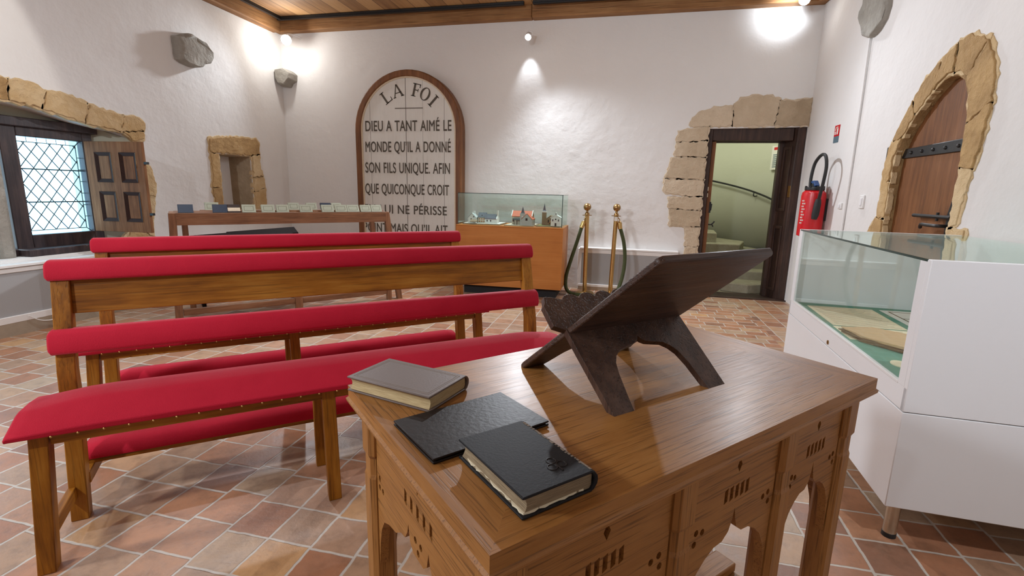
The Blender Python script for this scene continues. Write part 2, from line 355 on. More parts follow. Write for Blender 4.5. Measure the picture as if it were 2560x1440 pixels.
bm = NB(); plate(bm, [(YF, -.1), (YB+.01, -.1), (YB+.01, 3.2), (YF, 3.2)], [WIN, NICHE], lw(0), lw(.42)); struct(obj('wall_left', bm, 'plaster'))
ARCH = [(3.245, 0), (3.235, .97), (3.232, 1.3), (3.242, 1.52), (3.275, 1.68), (3.335, 1.79), (3.43, 1.845), (3.53, 1.83), (3.65, 1.765), (3.78, 1.66), (3.885, 1.545), (3.955, 1.42), (3.965, 1.2), (3.957, 0)]
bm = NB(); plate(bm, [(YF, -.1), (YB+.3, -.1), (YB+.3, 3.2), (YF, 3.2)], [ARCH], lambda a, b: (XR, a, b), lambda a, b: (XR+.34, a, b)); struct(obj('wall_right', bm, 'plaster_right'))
bm = NB(); box(bm, XL-.5, XR+.4, YF-.2, YF, -.1, 3.2); struct(obj('wall_rear', bm, 'plaster'))
# ceiling of long boards with timber wall plates
g = G('ceiling_boards'); v = g.coord((14, .9, 14)); n1 = g.noise(v, 1.5, 6, .65); sx = g.new('ShaderNodeSeparateXYZ'); g.put(sx.inputs[0], g.coord())
yy = g.math('DIVIDE', sx.outputs[0], .19); fr = g.math('FRACT', yy); wh = g.new('ShaderNodeTexWhiteNoise', noise_dimensions='1D'); g.put(wh.inputs['W'], g.math('FLOOR', yy))
c = g.ramp(g.math('ADD', g.math('MULTIPLY', n1, .6), g.math('MULTIPLY', wh.outputs[0], .4)), [(.25, (.24, .115, .04)), (.5, (.42, .225, .085)), (.8, (.55, .33, .145))])
c = g.mix(g.math('LESS_THAN', fr, .03), c, (.05, .025, .01)); M['boards'] = g.fin(c, .7, g.bump(n1, .4, .004))
bm = NB(); box(bm, XL-.4, XR+.3, YF-.2, YB+.2, 3.135, 3.2); struct(obj('ceiling', bm, 'boards'))
bm = NB(); box(bm, XL, -1.15, YB-.10, YB+.02, 3.0, 3.14); box(bm, -1.147, XR, YB-.112, YB+.02, 2.998, 3.14); struct(obj('trim_1', bm, 'beam_x', bevel=.012))
bm = NB(); box(bm, XL-.02, XL+.10, YF, YB-.10, 2.99, 3.14); struct(obj('trim_2', bm, 'beam_y', bevel=.012))
bm = NB(); box(bm, XR-.10, XR+.02, YF, YB-.11, 2.995, 3.14); struct(obj('trim_3', bm, 'beam_y', bevel=.012))
for nm, args, lab in (('lighting_track', (XL+.13, -1.22, YB-.20, YB-.165, 3.10, 3.135), 'black lighting track under the ceiling boards, left of the joint above the middle spotlight'),
                      ('lighting_track', (-1.12, XR-.15, YB-.20, YB-.165, 3.10, 3.135), 'black lighting track under the ceiling boards, right of the joint above the middle spotlight')):
    bm = NB(); box(bm, *args); box(bm, args[0], args[1], args[2]-.012, args[2]-.004, 3.112, 3.13); tag(obj(nm, bm, 'black'), lab, 'lighting track', 'lighting tracks along the back wall')
bm = NB(); box(bm, XL+.16, XL+.195, YF+.5, YB-.21, 3.10, 3.135)
tag(obj('lighting_track', bm, 'black'), 'black lighting track under the ceiling boards running along the left wall', 'lighting track')

# ------------------------------------------------------------------ exposed stone surrounds
def stones(name, polys, fmap, thick, mat='stone', amp=.011, step=.026, seed=1):
    bm = NB(); tl = bm.loops.layers.float.new('tint') if False else None
    rnd = random.Random(seed); tints = []
    for i, p in enumerate(polys):
        t = rnd.uniform(.15, .95); n0 = len(bm.faces)
        q = jag(p, amp, step, seed*31+i); th = thick*rnd.uniform(.6, 1.1)
        prism(bm, q, lambda a, b: fmap(a, b, th), lambda a, b: fmap(a, b, -.03))
        bm.faces.ensure_lookup_table(); tints += [(k, t) for k in range(n0, len(bm.faces))]
    for p in polys:
        cx = sum(a for a, b in p)/len(p); cy = sum(b for a, b in p)/len(p); n0 = len(bm.faces)
        q = jag([(cx+(a-cx)*1.0+(.014 if a > cx else -.014), cy+(b-cy)*1.0+(.014 if b > cy else -.014)) for a, b in p], amp, step, 900+seed)
        prism(bm, q, lambda a, b: fmap(a, b, thick*.35), lambda a, b: fmap(a, b, -.03)); tints += [(k, .9) for k in range(n0, len(bm.faces))]
    o = obj(name, bm, mat, bevel=.005)
    at = o.data.attributes.new('tint', 'FLOAT', 'FACE'); d = dict(tints)
    for k in range(len(o.data.polygons)): at.data[k].value = d.get(k, .5)
    return struct(o)
fL = lambda y, z, t: (XL+t, y, z); fB = lambda x, z, t: (x, YB-t, z); fR = lambda y, z, t: (XR-t, y, z)
stones('trim_4', [[(1.75, 1.56), (2.1, 1.625), (2.33, 1.66), (2.30, 1.85), (2.0, 1.80), (1.7, 1.68)], [(2.345, 1.662), (2.74, 1.692), (2.78, 1.695), (2.80, 1.835), (2.6, 1.87), (2.32, 1.85)],
    [(2.79, 1.692), (2.985, 1.667), (3.03, 1.795), (2.92, 1.845), (2.81, 1.835)], [(2.995, 1.664), (3.285, 1.602), (3.33, 1.758), (3.18, 1.80), (3.04, 1.80)],
    [(3.295, 1.600), (3.57, 1.566), (3.62, 1.705), (3.47, 1.725), (3.34, 1.757)], [(3.575, 1.560), (3.80, 1.60), (3.815, 1.66), (3.76, 1.71), (3.63, 1.706)],
    [(3.705, 1.49), (3.80, 1.53), (3.79, 1.59), (3.60, 1.565)], [(3.715, 1.03), (3.83, 1.0), (3.855, 1.12), (3.82, 1.27), (3.70, 1.31)], [(3.705, .66), (3.78, .62), (3.77, .70), (3.83, .99), (3.715, 1.02)], [(3.40, .53), (3.70, .53), (3.72, .65), (3.55, .68)]], fL, .022, seed=2)
stones('trim_5', [[(4.53, 1.465), (4.85, 1.48), (5.12, 1.48), (5.255, 1.50), (5.275, 1.62), (5.22, 1.67), (4.9, 1.665), (4.66, 1.63), (4.535, 1.61)],
    [(4.635, 1.455), (4.53, 1.455), (4.54, 1.25), (4.515, 1.1), (4.64, 1.1)], [(4.635, 1.09), (4.515, 1.09), (4.54, .95), (4.53, .80), (4.635, .80)],
    [(5.135, 1.47), (5.26, 1.49), (5.25, 1.35), (5.30, 1.25), (5.135, 1.22)], [(5.135, 1.21), (5.30, 1.24), (5.325, 1.1), (5.135, 1.05)], [(5.135, 1.04), (5.325, 1.09), (5.32, .93), (5.29, .80), (5.135, .80)]], fL, .028, seed=4)
stones('trim_6', [[(.62, 1.86), (.62, 1.94), (.70, 2.0), (.82, 2.045), (1.02, 2.055), (1.03, 1.86)], [(1.04, 1.86), (1.035, 2.075), (1.10, 2.13), (1.24, 2.16), (1.38, 2.15), (1.47, 2.12), (1.44, 1.86)],
    [(1.455, 1.86), (1.48, 2.11), (1.62, 2.10), (1.77, 2.13), (1.77, 1.86)], [(.49, 1.70), (.50, 1.80), (.60, 1.83), (.80, 1.85), (.80, 1.72), (.66, 1.70)], [(.48, 1.55), (.49, 1.69), (.66, 1.69), (.80, 1.71), (.80, 1.54)],
    [(.40, 1.31), (.45, 1.53), (.80, 1.53), (.80, 1.30)], [(.40, 1.16), (.385, 1.30), (.80, 1.29), (.80, 1.12), (.60, 1.12)], [(.47, .98), (.45, 1.1), (.80, 1.11), (.80, .97)],
    [(.49, .78), (.47, .97), (.80, .96), (.80, .79)], [(.68, .56), (.655, .77), (.80, .78), (.80, .57)], [(.66, .36), (.68, .55), (.80, .56), (.80, .37)], [(.62, .0), (.65, .35), (.80, .36), (.80, 0)]], fB, .014, 'stone_pale', seed=6)
stones('trim_7', [[(3.235, 1.32), (3.13, 1.30), (3.09, 1.45), (3.08, 1.62), (3.24, 1.535)], [(3.245, 1.545), (3.08, 1.63), (3.10, 1.80), (3.19, 1.95), (3.31, 1.80), (3.275, 1.69)], [(3.32, 1.80), (3.20, 1.955), (3.35, 2.02), (3.45, 2.02), (3.44, 1.855), (3.39, 1.845)],
    [(3.23, .98), (3.17, 1.0), (3.15, 1.16), (3.13, 1.29), (3.232, 1.31)], [(3.24, .60), (3.07, .62), (3.06, .85), (3.09, .97), (3.235, .97)], [(3.245, 0), (3.10, 0), (3.10, .30), (3.07, .60), (3.245, .59)],
    [(3.45, 1.855), (3.46, 2.0), (3.58, 1.96), (3.62, 1.79), (3.53, 1.84)], [(3.63, 1.785), (3.60, 1.95), (3.75, 1.865), (3.83, 1.77), (3.78, 1.67)], [(3.79, 1.665), (3.84, 1.765), (3.96, 1.62), (4.01, 1.52), (3.89, 1.55)], [(3.895, 1.54), (4.02, 1.51), (4.07, 1.3), (3.97, 1.25), (3.96, 1.42)],
    [(3.97, 1.24), (4.07, 1.29), (4.06, 1.0), (3.963, 1.0)], [(3.963, .99), (4.07, .99), (4.17, .86), (4.18, .6), (3.96, .6)], [(3.958, .59), (4.14, .59), (4.12, 0), (3.957, 0)]], fR, .016, 'stone', seed=8)
bm = NB(); box(bm, XL-.38, XL-.28, 4.6, 5.2, .75, 1.5); struct(obj('trim_8', bm, 'white_paint'))
bm = NB(); hexa(bm, [(XL-.005, 5.128, .8), (XL-.005, 5.25, .8), (XL-.30, 5.22, .8), (XL-.30, 5.105, .8)], [(XL-.005, 5.118, 1.475), (XL-.005, 5.25, 1.475), (XL-.30, 5.22, 1.475), (XL-.30, 5.09, 1.475)])
box(bm, XL-.40, XL-.004, 4.55, 5.2, 1.455, 1.50); box(bm, XL-.4, XL-.01, 4.6, 5.2, .77, .805); struct(obj('trim_9', bm, 'stone_pale', bevel=.006))

# stone corbels
def corbel(pts, tip, fmap, depth, label, seed):
    bm = NB(); rnd = random.Random(seed); n = len(pts); cx = sum(p[0] for p in pts)/n; cy = sum(p[1] for p in pts)/n
    q = jag(pts, .012, .05, seed); rings = []
    for t, sc, off in ((-.02, 1.0, 0), (depth*.6, .99, .0), (depth*.92, .95, .1), (depth, .84, .15)):
        rings.append([bm.verts.new(fmap(cx+(p[0]-cx)*sc+tip[0]*off, cy+(p[1]-cy)*sc+tip[1]*off, t+rnd.uniform(-.012, .012))) for p in q])
    loft(bm, rings); o = obj('stone_corbel', bm, 'stone_grey', bevel=.012, angle=40); tag(o, label, 'corbel'); return o
corbel([(4.205, 2.32), (4.20, 2.53), (4.30, 2.585), (4.40, 2.59), (4.52, 2.55), (4.60, 2.48), (4.60, 2.42), (4.56, 2.36), (4.45, 2.30), (4.33, 2.29)], (.1, 0), fL, .10, 'grey stone corbel high on the left wall between window and corner', 3)
corbel([(-4.40, 2.55), (-4.28, 2.56), (-4.19, 2.51), (-4.20, 2.44), (-4.28, 2.36), (-4.36, 2.38), (-4.40, 2.45)], (0, .05), fB, .16, 'small grey stone corbel in the back left corner below the lamp', 5)
corbel([(4.36, 2.50), (4.37, 2.72), (4.55, 2.80), (4.75, 2.76), (4.83, 2.62), (4.80, 2.50), (4.70, 2.40), (4.58, 2.355), (4.47, 2.37), (4.40, 2.43)], (0, 0), fR, .05, 'rounded grey stone corbel at the top of the right wall above the cable', 9)
bm = NB(); tube(bm, [(XR-.012, 4.62, 2.40), (XR-.01, 4.605, 1.9), (XR-.01, 4.60, 1.4), (XR-.01, 4.60, .92), (XR-.01, 4.6, .3)], .008, 8)
tag(obj('wall_cable', bm, 'white_paint', smooth=True), 'white cable conduit running down the right wall below the stone corbel', 'cable')

# ------------------------------------------------------------------ window in the left wall
WX = XL-.20
bm = NB()
box(bm, WX-.05, WX+.02, 3.385, 3.465, .56, 1.545); box(bm, WX-.05, WX+.02, 2.80, 2.912, .56, 1.545); box(bm, WX-.05, WX+.02, 2.912, 3.385, 1.46, 1.545); box(bm, WX-.05, WX+.02, 2.912, 3.385, .56, .698)
box(bm, WX-.04, WX+.05, 2.74, 3.50, .545, .60); box(bm, WX-.04, WX+.05, 2.70, 3.50, 1.53, 1.60)
win = struct(obj('window_1', bm, 'window_wood', bevel=.006))
bm = NB(); box(bm, WX-.024, WX-.020, 2.905, 3.392, .692, 1.468); obj('window_pane', bm, 'pane', win)
bm = NB(); PY0, PY1, PZ0, PZ1 = 2.915, 3.383, .70, 1.458
bw = .036
def came(a, b, r=.0035): tube(bm, [(WX-.018, *a), (WX-.018, *b)], r, 6)
iy0, iy1, iz0, iz1 = PY0+.012, PY1-bw, PZ0+.03, PZ1-bw
for a, b in (((iy0, iz0), (iy1, iz0)), ((iy0, iz1), (iy1, iz1)), ((iy1, iz0), (iy1, iz1)), ((iy0, iz0), (iy0, iz1)), ((iy1, iz1), (PY1, PZ1)), ((iy1, iz0), (PY1, PZ0))): came(a, b)
nd, dw, dh = 5, (iy1-iy0)/4.6, (iz1-iz0)/5.6
for sgn in (1, -1):
    for k in range(-8, 14):
        # line: (y-iy0)/dw + sgn*(z-iz0)/dh = k
        pts = []
        for (fy, fz) in ((iy0, None), (iy1, None), (None, iz0), (None, iz1)):
            if fz is None: z = iz0+sgn*(k-(fy-iy0)/dw)*dh; y = fy
            else: y = iy0+(k-sgn*(fz-iz0)/dh)*dw; z = fz
            if iy0-1e-6 <= y <= iy1+1e-6 and iz0-1e-6 <= z <= iz1+1e-6: pts.append((y, z))
        if len(pts) >= 2:
            pts.sort()
            if (Vector(pts[0])-Vector(pts[-1])).length > .02: came(pts[0], pts[-1], .0036)
for k in range(1, 6): came((iy0+k*(iy1-iy0)/6, iz1), (iy0+k*(iy1-iy0)/6, PZ1), .0022)
for k in range(1, 7): came((iy1, iz0+k*(iz1-iz0)/7), (PY1, iz0+k*(iz1-iz0)/7), .003)
for z in (1.215, .955): came((PY0, z), (PY1, z), .0055)
obj('lead_lattice', bm, 'lead', win, smooth=True)
# second sash beyond the mullion (its edge shows at the frame)
bm = NB(); box(bm, WX-.05, WX+.02, 1.75, 1.86, .56, 1.545); box(bm, WX-.05, WX+.02, 2.50, 2.62, .56, 1.545); box(bm, WX-.05, WX+.02, 1.86, 2.50, 1.46, 1.545); box(bm, WX-.05, WX+.02, 1.86, 2.5, .56, .698)
win2 = struct(obj('window_2', bm, 'window_wood', bevel=.006))
bm = NB(); box(bm, WX-.024, WX-.020, 1.85, 2.51, .69, 1.468); obj('window_pane', bm, 'pane', win2)
bm = NB(); post(bm, [(WX-.10, WX+.12, 2.62, 2.735, .53), (WX-.10, WX+.12, 2.62, 2.735, 1.68)]); struct(obj('trim_10', bm, 'stone_grey', bevel=.03))
bm = NB(); box(bm, XL-.42, XL-.02, 1.76, 3.69, .50, .545); struct(obj('trim_11', bm, 'plaster'))
bm = NB(); box(bm, XL-.17, XL-.03, 2.78, 3.56, .545, .60); struct(obj('trim_12', bm, 'window_wood', bevel=.008))
# outer wall reveal, splayed from sash to room edge
bm = NB(); box(bm, XL-.45, XL-.22, 3.465, 3.80, .5, 1.75); box(bm, XL-.45, XL-.22, 1.6, 3.8, 1.595, 1.85); hexa(bm, [(XL-.23, 3.47, .53), (XL-.001, 3.712, .53), (XL-.001, 3.80, .53), (XL-.23, 3.80, .53)], [(XL-.23, 3.47, 1.6), (XL-.001, 3.70, 1.5), (XL-.001, 3.8, 1.5), (XL-.23, 3.8, 1.6)])
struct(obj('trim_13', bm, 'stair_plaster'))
# open four-panel shutter
sh = thing('window_shutter', 'open wooden window shutter with four sunken panels, right of the leaded window', 'shutter', (XL-.165, 3.392, .70), R(4.5))
sw, shh, st = .565, .765, .026
wins = [(.095, .255, .09, .345), (.335, .495, .09, .345), (.095, .255, .425, .675), (.335, .495, .425, .675)]
bm = NB(); plate(bm, [(0, 0), (sw, 0), (sw, shh), (0, shh)], [[(a, c), (b, c), (b, d), (a, d)] for a, b, c, d in wins], lambda a, b: (a, -st/2, b), lambda a, b: (a, st/2, b)); obj('shutter_frame', bm, 'shutter', sh, bevel=.003)
for a, b, c, d in wins:
    bm = NB()
    for (p, q) in (((a, c), (b, c)), ((b, c), (b, d)), ((b, d), (a, d)), ((a, d), (a, c))):
        cxm, czm = (a+b)/2, (c+d)/2
        ins = lambda t, m=.03: (t[0]+(m if t[0] < cxm else -m), t[1]+(m if t[1] < czm else -m))
        pi, qi = ins(p), ins(q)
        v = [bm.verts.new((x, y, z)) for x, y, z in ((p[0], -st/2-.004, p[1]), (q[0], -st/2-.004, q[1]), (qi[0], -.004, qi[1]), (pi[0], -.004, pi[1]))]; bm.faces.new(v)
    mo = obj('panel_moulding', bm, 'shutter_dark', sh)
    bm = NB(); post(bm, [(a+.028, b-.028, -.006, .01, c+.028), (a+.028, b-.028, -.006, .01, d-.028)]); obj('panel', bm, 'shutter', sh, bevel=.004)
for z in (.15, .58):
    bm = NB(); box(bm, sw, sw+.03, -.012, .012, z, z+.02); obj('hinge_pin', bm, 'black', sh)

# ------------------------------------------------------------------ heating covers along the walls
bm = NB(); box(bm, XL, XL+.10, YF+.1, 5.55, .50, .52); box(bm, XL, XL+.085, YF+.1, 5.55, .462, .496); box(bm, XL, XL+.09, YF+.1, 5.55, .095, .145); bl = struct(obj('baseboard_left', bm, 'white_paint', bevel=.003))
bm = NB(); box(bm, XL, XL+.075, YF+.1, 5.55, .14, .47); obj('grille_panel', bm, 'grey_panel', bl)
bm = NB(); box(bm, XL, XL+.088, YF+.1, 5.55, 0, .10); obj('plinth', bm, 'base_stone', bl)
bm = NB(); box(bm, -.50, .60, YB-.10, YB, .485, .505); box(bm, -.50, .60, YB-.085, YB, .44, .482); box(bm, -.50, .6, YB-.09, YB, .045, .075); box(bm, -.52, -.475, YB-.088, YB, .045, .49); bb = struct(obj('baseboard_back', bm, 'white_paint', bevel=.003))
bm = NB(); box(bm, -.49, .59, YB-.075, YB, .07, .445); obj('grille_panel', bm, 'grey_panel', bb)
bm = NB(); box(bm, -.5, .6, YB-.085, YB, 0, .05); obj('plinth', bm, 'base_stone', bb)
bm = NB(); tube(bm, smooth_path([(XL+.10, 2.62, .13), (XL+.105, 2.70, .075), (XL+.107, 2.80, .07), (XL+.10, 2.93, .13)], 8), .004, 6)
tag(obj('loose_cable', bm, 'white_paint', smooth=True), 'thin pale cable drooping below the heater cover of the left wall', 'cable')
# ------------------------------------------------------------------ doorway and stair
fy = YB+.03
bm = NB(); box(bm, .808, .86, fy, fy+.10, 0, 1.835); box(bm, .86, 1.66, fy+.02, fy+.10, 1.715, 1.84); box(bm, 1.575, 1.64, fy+.16, fy+.24, 0, 1.73); box(bm, .86, 1.64, fy+.16, fy+.24, 1.71, 1.85)
hexa(bm, [(1.69, fy-.005, 0), (1.768, fy-.005, 0), (1.768, fy+.2, 0), (1.60, fy+.2, 0)], [(1.69, fy-.005, 1.845), (1.768, fy-.005, 1.845), (1.768, fy+.2, 1.845), (1.60, fy+.2, 1.845)])
d1 = struct(obj('door_1', bm, 'frame_z', bevel=.006))
nx, ny = Vector((-.195, -.09)).normalized(), None
def jp(s, z, o):   # point on the splayed right jamb: s 0 (room edge)..1 (inner edge)
    p = Vector((1.69, fy-.005))+(Vector((1.60, fy+.2))-Vector((1.69, fy-.005)))*s; n = Vector((-.205, -.09)).normalized(); return (p.x+n.x*o, p.y+n.y*o, z)
bm = NB()
for z0, z1 in ((.10, .82), (.98, 1.66)):
    prism(bm, [(.22, z0), (.34, z0), (.34, z1), (.22, z1)], lambda a, b: jp(a, b, -.002), lambda a, b: jp(a, b, .012)); prism(bm, [(.66, z0), (.8, z0), (.8, z1), (.66, z1)], lambda a, b: jp(a, b, -.002), lambda a, b: jp(a, b, .012))
    prism(bm, [(.3, z0), (.7, z0), (.7, z0+.03), (.3, z0+.03)], lambda a, b: jp(a, b, -.002), lambda a, b: jp(a, b, .012)); prism(bm, [(.3, z1-.03), (.7, z1-.03), (.7, z1), (.3, z1)], lambda a, b: jp(a, b, -.002), lambda a, b: jp(a, b, .012))
obj('jamb_panelling', bm, 'frame_z', d1, bevel=.003)
bm = NB(); prism(bm, [(.02, 1.13), (.16, 1.13), (.16, 1.25), (.02, 1.25)], lambda a, b: jp(a, b, .001), lambda a, b: jp(a, b, .006)); obj('strike_plate', bm, 'brass', d1)
dl = struct(thing('door_2', 'dark wooden door leaf seen on edge', 'door', (.868, fy+.05, .01), R(5)))
for k in ('label', 'category'): del dl[k]
bm = NB(); box(bm, 0, .042, 0, .66, 0, 1.70); obj('door_leaf', bm, 'door_z', dl, bevel=.003)
for z in (1.10, 1.17):
    bm = NB(); box(bm, -.045, .006, -.012, .004, z, z+.045); obj('hinge_plate', bm, 'steel', dl, bevel=.002)
bm = NB(); tube(bm, smooth_path([(.04, .02, .80), (.075, .02, .80), (.095, .02, .815), (.11, .02, .835)], 5), .008, 8); tube(bm, [(.085, .02, .80), (.10, .02, .775)], .006, 8); obj('door_handle', bm, 'black', dl, smooth=True)
bm = NB(); tube(bm, [(.035, .01, .95), (.05, .0, .96), (.055, 0, 1.03)], .009, 8); box(bm, .03, .05, -.004, .02, .93, 1.05); obj('door_latch', bm, 'black', dl)
bm = NB(); box(bm, .80, XR+.3, YB-.015, YB+.28, -.08, .012); struct(obj('trim_14', bm, 'frame_x'))
# stairwell shell
CX, CY, CR = .92, 6.85, 1.12
ang = [R(-45+k*270/40) for k in range(41)]
bm = NB(); lo = [bm.verts.new((CX+CR*math.cos(a), CY+CR*math.sin(a), -.1)) for a in ang]; hi = [bm.verts.new((CX+CR*math.cos(a), CY+CR*math.sin(a), 2.7)) for a in ang]
for i in range(40): bm.faces.new((lo[i], lo[i+1], hi[i+1], hi[i]))
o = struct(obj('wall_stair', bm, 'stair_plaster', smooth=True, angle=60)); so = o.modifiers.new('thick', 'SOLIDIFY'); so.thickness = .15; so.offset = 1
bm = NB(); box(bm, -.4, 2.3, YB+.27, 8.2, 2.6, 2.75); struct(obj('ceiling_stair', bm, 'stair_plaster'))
bm = NB(); box(bm, -.3, 2.1, YB+.27, 8.2, -.15, .0); struct(obj('floor_stair', bm, 'step_stone'))
stp = thing('stone_staircase', 'pale stone spiral steps rising behind the open doorway', 'stairs', (CX, CY, 0))
def inside(poly, z0, z1):
    bm = NB(); q = []
    for x, y in poly:
        d = Vector((x-CX, y-CY)); 
        if d.length > CR-.02: d = d.normalized()*(CR-.02)
        q.append((d.x, d.y))
    prism(bm, q, lambda a, b: (a, b, z0), lambda a, b: (a, b, z1)); obj('step', bm, 'step_stone', stp, bevel=.012)
inside([(1.17, 6.20), (1.45, 6.10), (1.9, 6.28), (2.0, 6.6), (1.9, 6.9), (1.3, 6.7)], .0, .11)
inside([(1.34, 6.50), (1.9, 6.46), (2.0, 6.8), (1.9, 7.1), (1.3, 6.9)], .0, .215)
inside([(1.25, 6.72), (1.9, 6.78), (2.0, 7.1), (1.7, 7.5), (1.2, 7.0)], .0, .32)
inside([(1.18, 6.85), (1.9, 7.10), (1.75, 7.6), (1.4, 7.8), (1.1, 7.0)], .0, .42)
inside([(.55, 6.72), (1.45, 6.74), (1.62, 7.3), (1.3, 7.8), (1.0, 7.9), (.5, 7.5)], .0, .52)
inside([(.45, 6.86), (1.19, 6.90), (1.25, 7.5), (1.0, 7.9), (.4, 7.6)], .0, .645)
inside([(.3, 6.98), (.92, 7.04), (.9, 7.9), (.3, 7.6)], .0, .77)
def cyl(px, z, rr=CR-.07):   # on the stair wall at an angle in degrees
    a = R(px); return (CX+rr*math.cos(a), CY+rr*math.sin(a), z)
hr = thing('handrail', 'thin black iron handrail curving along the stair wall', 'handrail', (CX, CY, 0))
bm = NB(); pth = [Vector(cyl(a, z))-Vector((CX, CY, 0)) for a, z in ((2, .98), (14, 1.05), (28, 1.13), (44, 1.215), (60, 1.29), (78, 1.36), (95, 1.41), (112, 1.45))]
tube(bm, smooth_path(pth, 6), .013, 8); obj('rail', bm, 'black', hr, smooth=True)
for a, z in ((40, 1.19), (100, 1.42)):
    bm = NB(); p = Vector(cyl(a, z))-Vector((CX, CY, 0)); q = Vector(cyl(a, z-.03, CR))-Vector((CX, CY, 0)); tube(bm, smooth_path([p, p+Vector((0, 0, -.05)), q+Vector((0, 0, -.02)), q], 5), .007, 6); obj('rail_bracket', bm, 'black', hr, smooth=True)
nt = thing('notice_board', 'pale blue paper notice on the stair wall beside the doorway', 'notice', (1.915, 7.275, 1.49), R(-66))
bm = NB(); box(bm, -.12, .10, -.012, .0, 0, .31); obj('sheet', bm, 'paper', nt)
bm = NB()
for k in range(7): box(bm, -.085, .06-.03*(k % 3), -.0135, -.012, .03+.026*k, .042+.026*k)
obj('printed_lines', bm, 'label_blue', nt)
bm = NB(); box(bm, -.08, .02, -.0135, -.012, .255, .29); obj('red_header', bm, 'red_paint', nt)

# ------------------------------------------------------------------ arched door in the right wall
d3 = struct(thing('door_3', '', '', (XR+.05, 3.6, 0)))
for k in ('label', 'category'): del d3[k]
q = [(a-3.6, b) for a, b in ARCH]
bm = NB(); prism(bm, [(a*.985, b*.996+.002) for a, b in q], lambda a, b: (0, a, b), lambda a, b: (.05, a, b)); obj('door_leaf', bm, 'door_z', d3, bevel=.004)
bm = NB(); prism(bm, [(.47, 1.40), (.47, 1.475), (.42, 1.465), (-.30, 1.475), (-.315, 1.44), (-.30, 1.405), (.42, 1.405)], lambda a, b: (-.012, a, b), lambda a, b: (.002, a, b)); tube(bm, [(-.03, .455, 1.385), (-.03, .455, 1.49)], .03, 10); obj('strap_hinge', bm, 'black', d3, bevel=.003)
for k in range(6):
    bm = NB(); sphere(bm, (0, 0, 0), .011, 8, 6); obj('rivet', bm, 'black', d3, smooth=True, loc=(-.014, -.24+.12*k, 1.437))
bm = NB(); prism(bm, [(-.33, .86), (-.255, .86), (-.25, 1.05), (-.27, 1.13), (-.30, 1.16), (-.325, 1.13)], lambda a, b: (-.012, a, b), lambda a, b: (.002, a, b)); obj('lock_plate', bm, 'black', d3, bevel=.003)
bm = NB(); tube(bm, [(-.035, .04, 1.035), (-.035, -.335, 1.035)], .011, 8); tube(bm, [(-.03, -.20, 1.01), (-.03, -.20, 1.06)], .008, 6); obj('bolt', bm, 'black', d3, smooth=True)
bm = NB(); tube(bm, smooth_path([(-.02, -.29, .985), (-.07, -.285, .985), (-.075, -.20, .985), (-.07, -.13, .985), (-.06, -.105, .965)], 6), .010, 8); obj('door_handle', bm, 'black', d3, smooth=True)
bm = NB(); ac = (3.6, .9); plate(bm, [(ac[0]+(a-ac[0])*1.05, ac[1]+(b-ac[1])*1.03) for a, b in ARCH], [[(ac[0]+(a-ac[0])*.985, b*.994+.004) for a, b in ARCH]], lambda a, b: (XR-.004, a, b), lambda a, b: (XR+.09, a, b)); struct(obj('trim_16', bm, 'stone'))
bm = NB(); box(bm, XR+.10, XR+.14, 3.1, 4.1, -.1, 2.0); struct(obj('trim_15', bm, 'void'))

# ------------------------------------------------------------------ small things on the right wall
fs = thing('safety_sign', 'small red and grey safety label on the right wall above the fire extinguisher', 'sign', (XR, 5.03, 1.69))
bm = NB(); box(bm, -.004, .001, -.052, .052, -.02, .075); obj('red_field', bm, 'red_paint', fs)
bm = NB(); box(bm, -.004, .001, -.052, .052, -.075, -.02); obj('grey_field', bm, 'label_blue', fs)
bm = NB(); box(bm, -.0055, -.004, -.03, -.005, -.005, .045); tube(bm, [(-.005, -.018, .045), (-.005, -.018, .06), (-.005, .015, .055), (-.005, .03, .03)], .004, 6); box(bm, -.0055, -.004, .015, .035, -.005, .022); obj('pictogram', bm, 'paper', fs)
for y, z, h, lab in ((4.33, 1.107, .10, 'white light switch plate on the right wall beside the arched door'), (4.72, 1.067, .05, 'small white junction box on the right wall beside the cable')):
    t = thing('switch_plate', lab, 'switch', (XR, y, z)); bm = NB(); box(bm, -.012, .001, -.035, .035, -h/2, h/2); obj('cover', bm, 'white_paint', t, bevel=.003)
    bm = NB(); box(bm, -.018, -.011, -.015, .015, -h*.3, h*.3); obj('rocker', bm, 'white', t, bevel=.002)
ex = thing('fire_extinguisher', 'red fire extinguisher with a looped black hose hanging on the right wall', 'fire extinguisher', (XR-.115, 5.03, .775))
bm = NB(); lathe(bm, [(.07, 0), (.098, .01), (.10, .03), (.10, .365), (.095, .40), (.07, .425), (.03, .435)], 0, 0, 32); obj('cylinder', bm, 'red_paint', ex, smooth=True)
bm = NB(); lathe(bm, [(.075, .575), (.08, .58), (.08, .60), (.075, .605)], 0, 0, 24)
for k in range(8): tube(bm, [(.075*math.cos(k*.785), .075*math.sin(k*.785), .60), (.075*math.cos(k*.785), .075*math.sin(k*.785), .615)], .008, 6)
lathe(bm, [(.03, .59), (.032, .63), (.02, .64)], 0, 0, 16); obj('valve_collar', bm, 'black', ex, smooth=True, loc=(0, 0, -.155))
bm = NB(); prism(bm, [(-.06, .62), (.0, .665), (.06, .66), (.07, .645), (.01, .635), (-.04, .61)], lambda a, b: (-.02, a, b), lambda a, b: (.02, a, b)); obj('lever', bm, 'blue', ex, bevel=.004, loc=(0, 0, -.155))
bm = NB(); tube(bm, smooth_path([(-.02, .06, .60), (-.02, .07, .70), (-.01, .05, .82), (0, -.05, .885), (0, -.15, .87), (0, -.20, .78), (0, -.19, .68), (0, -.155, .56), (0, -.125, .48)], 7), .014, 10); obj('hose', bm, 'rubber', ex, smooth=True, loc=(0, 0, -.155))
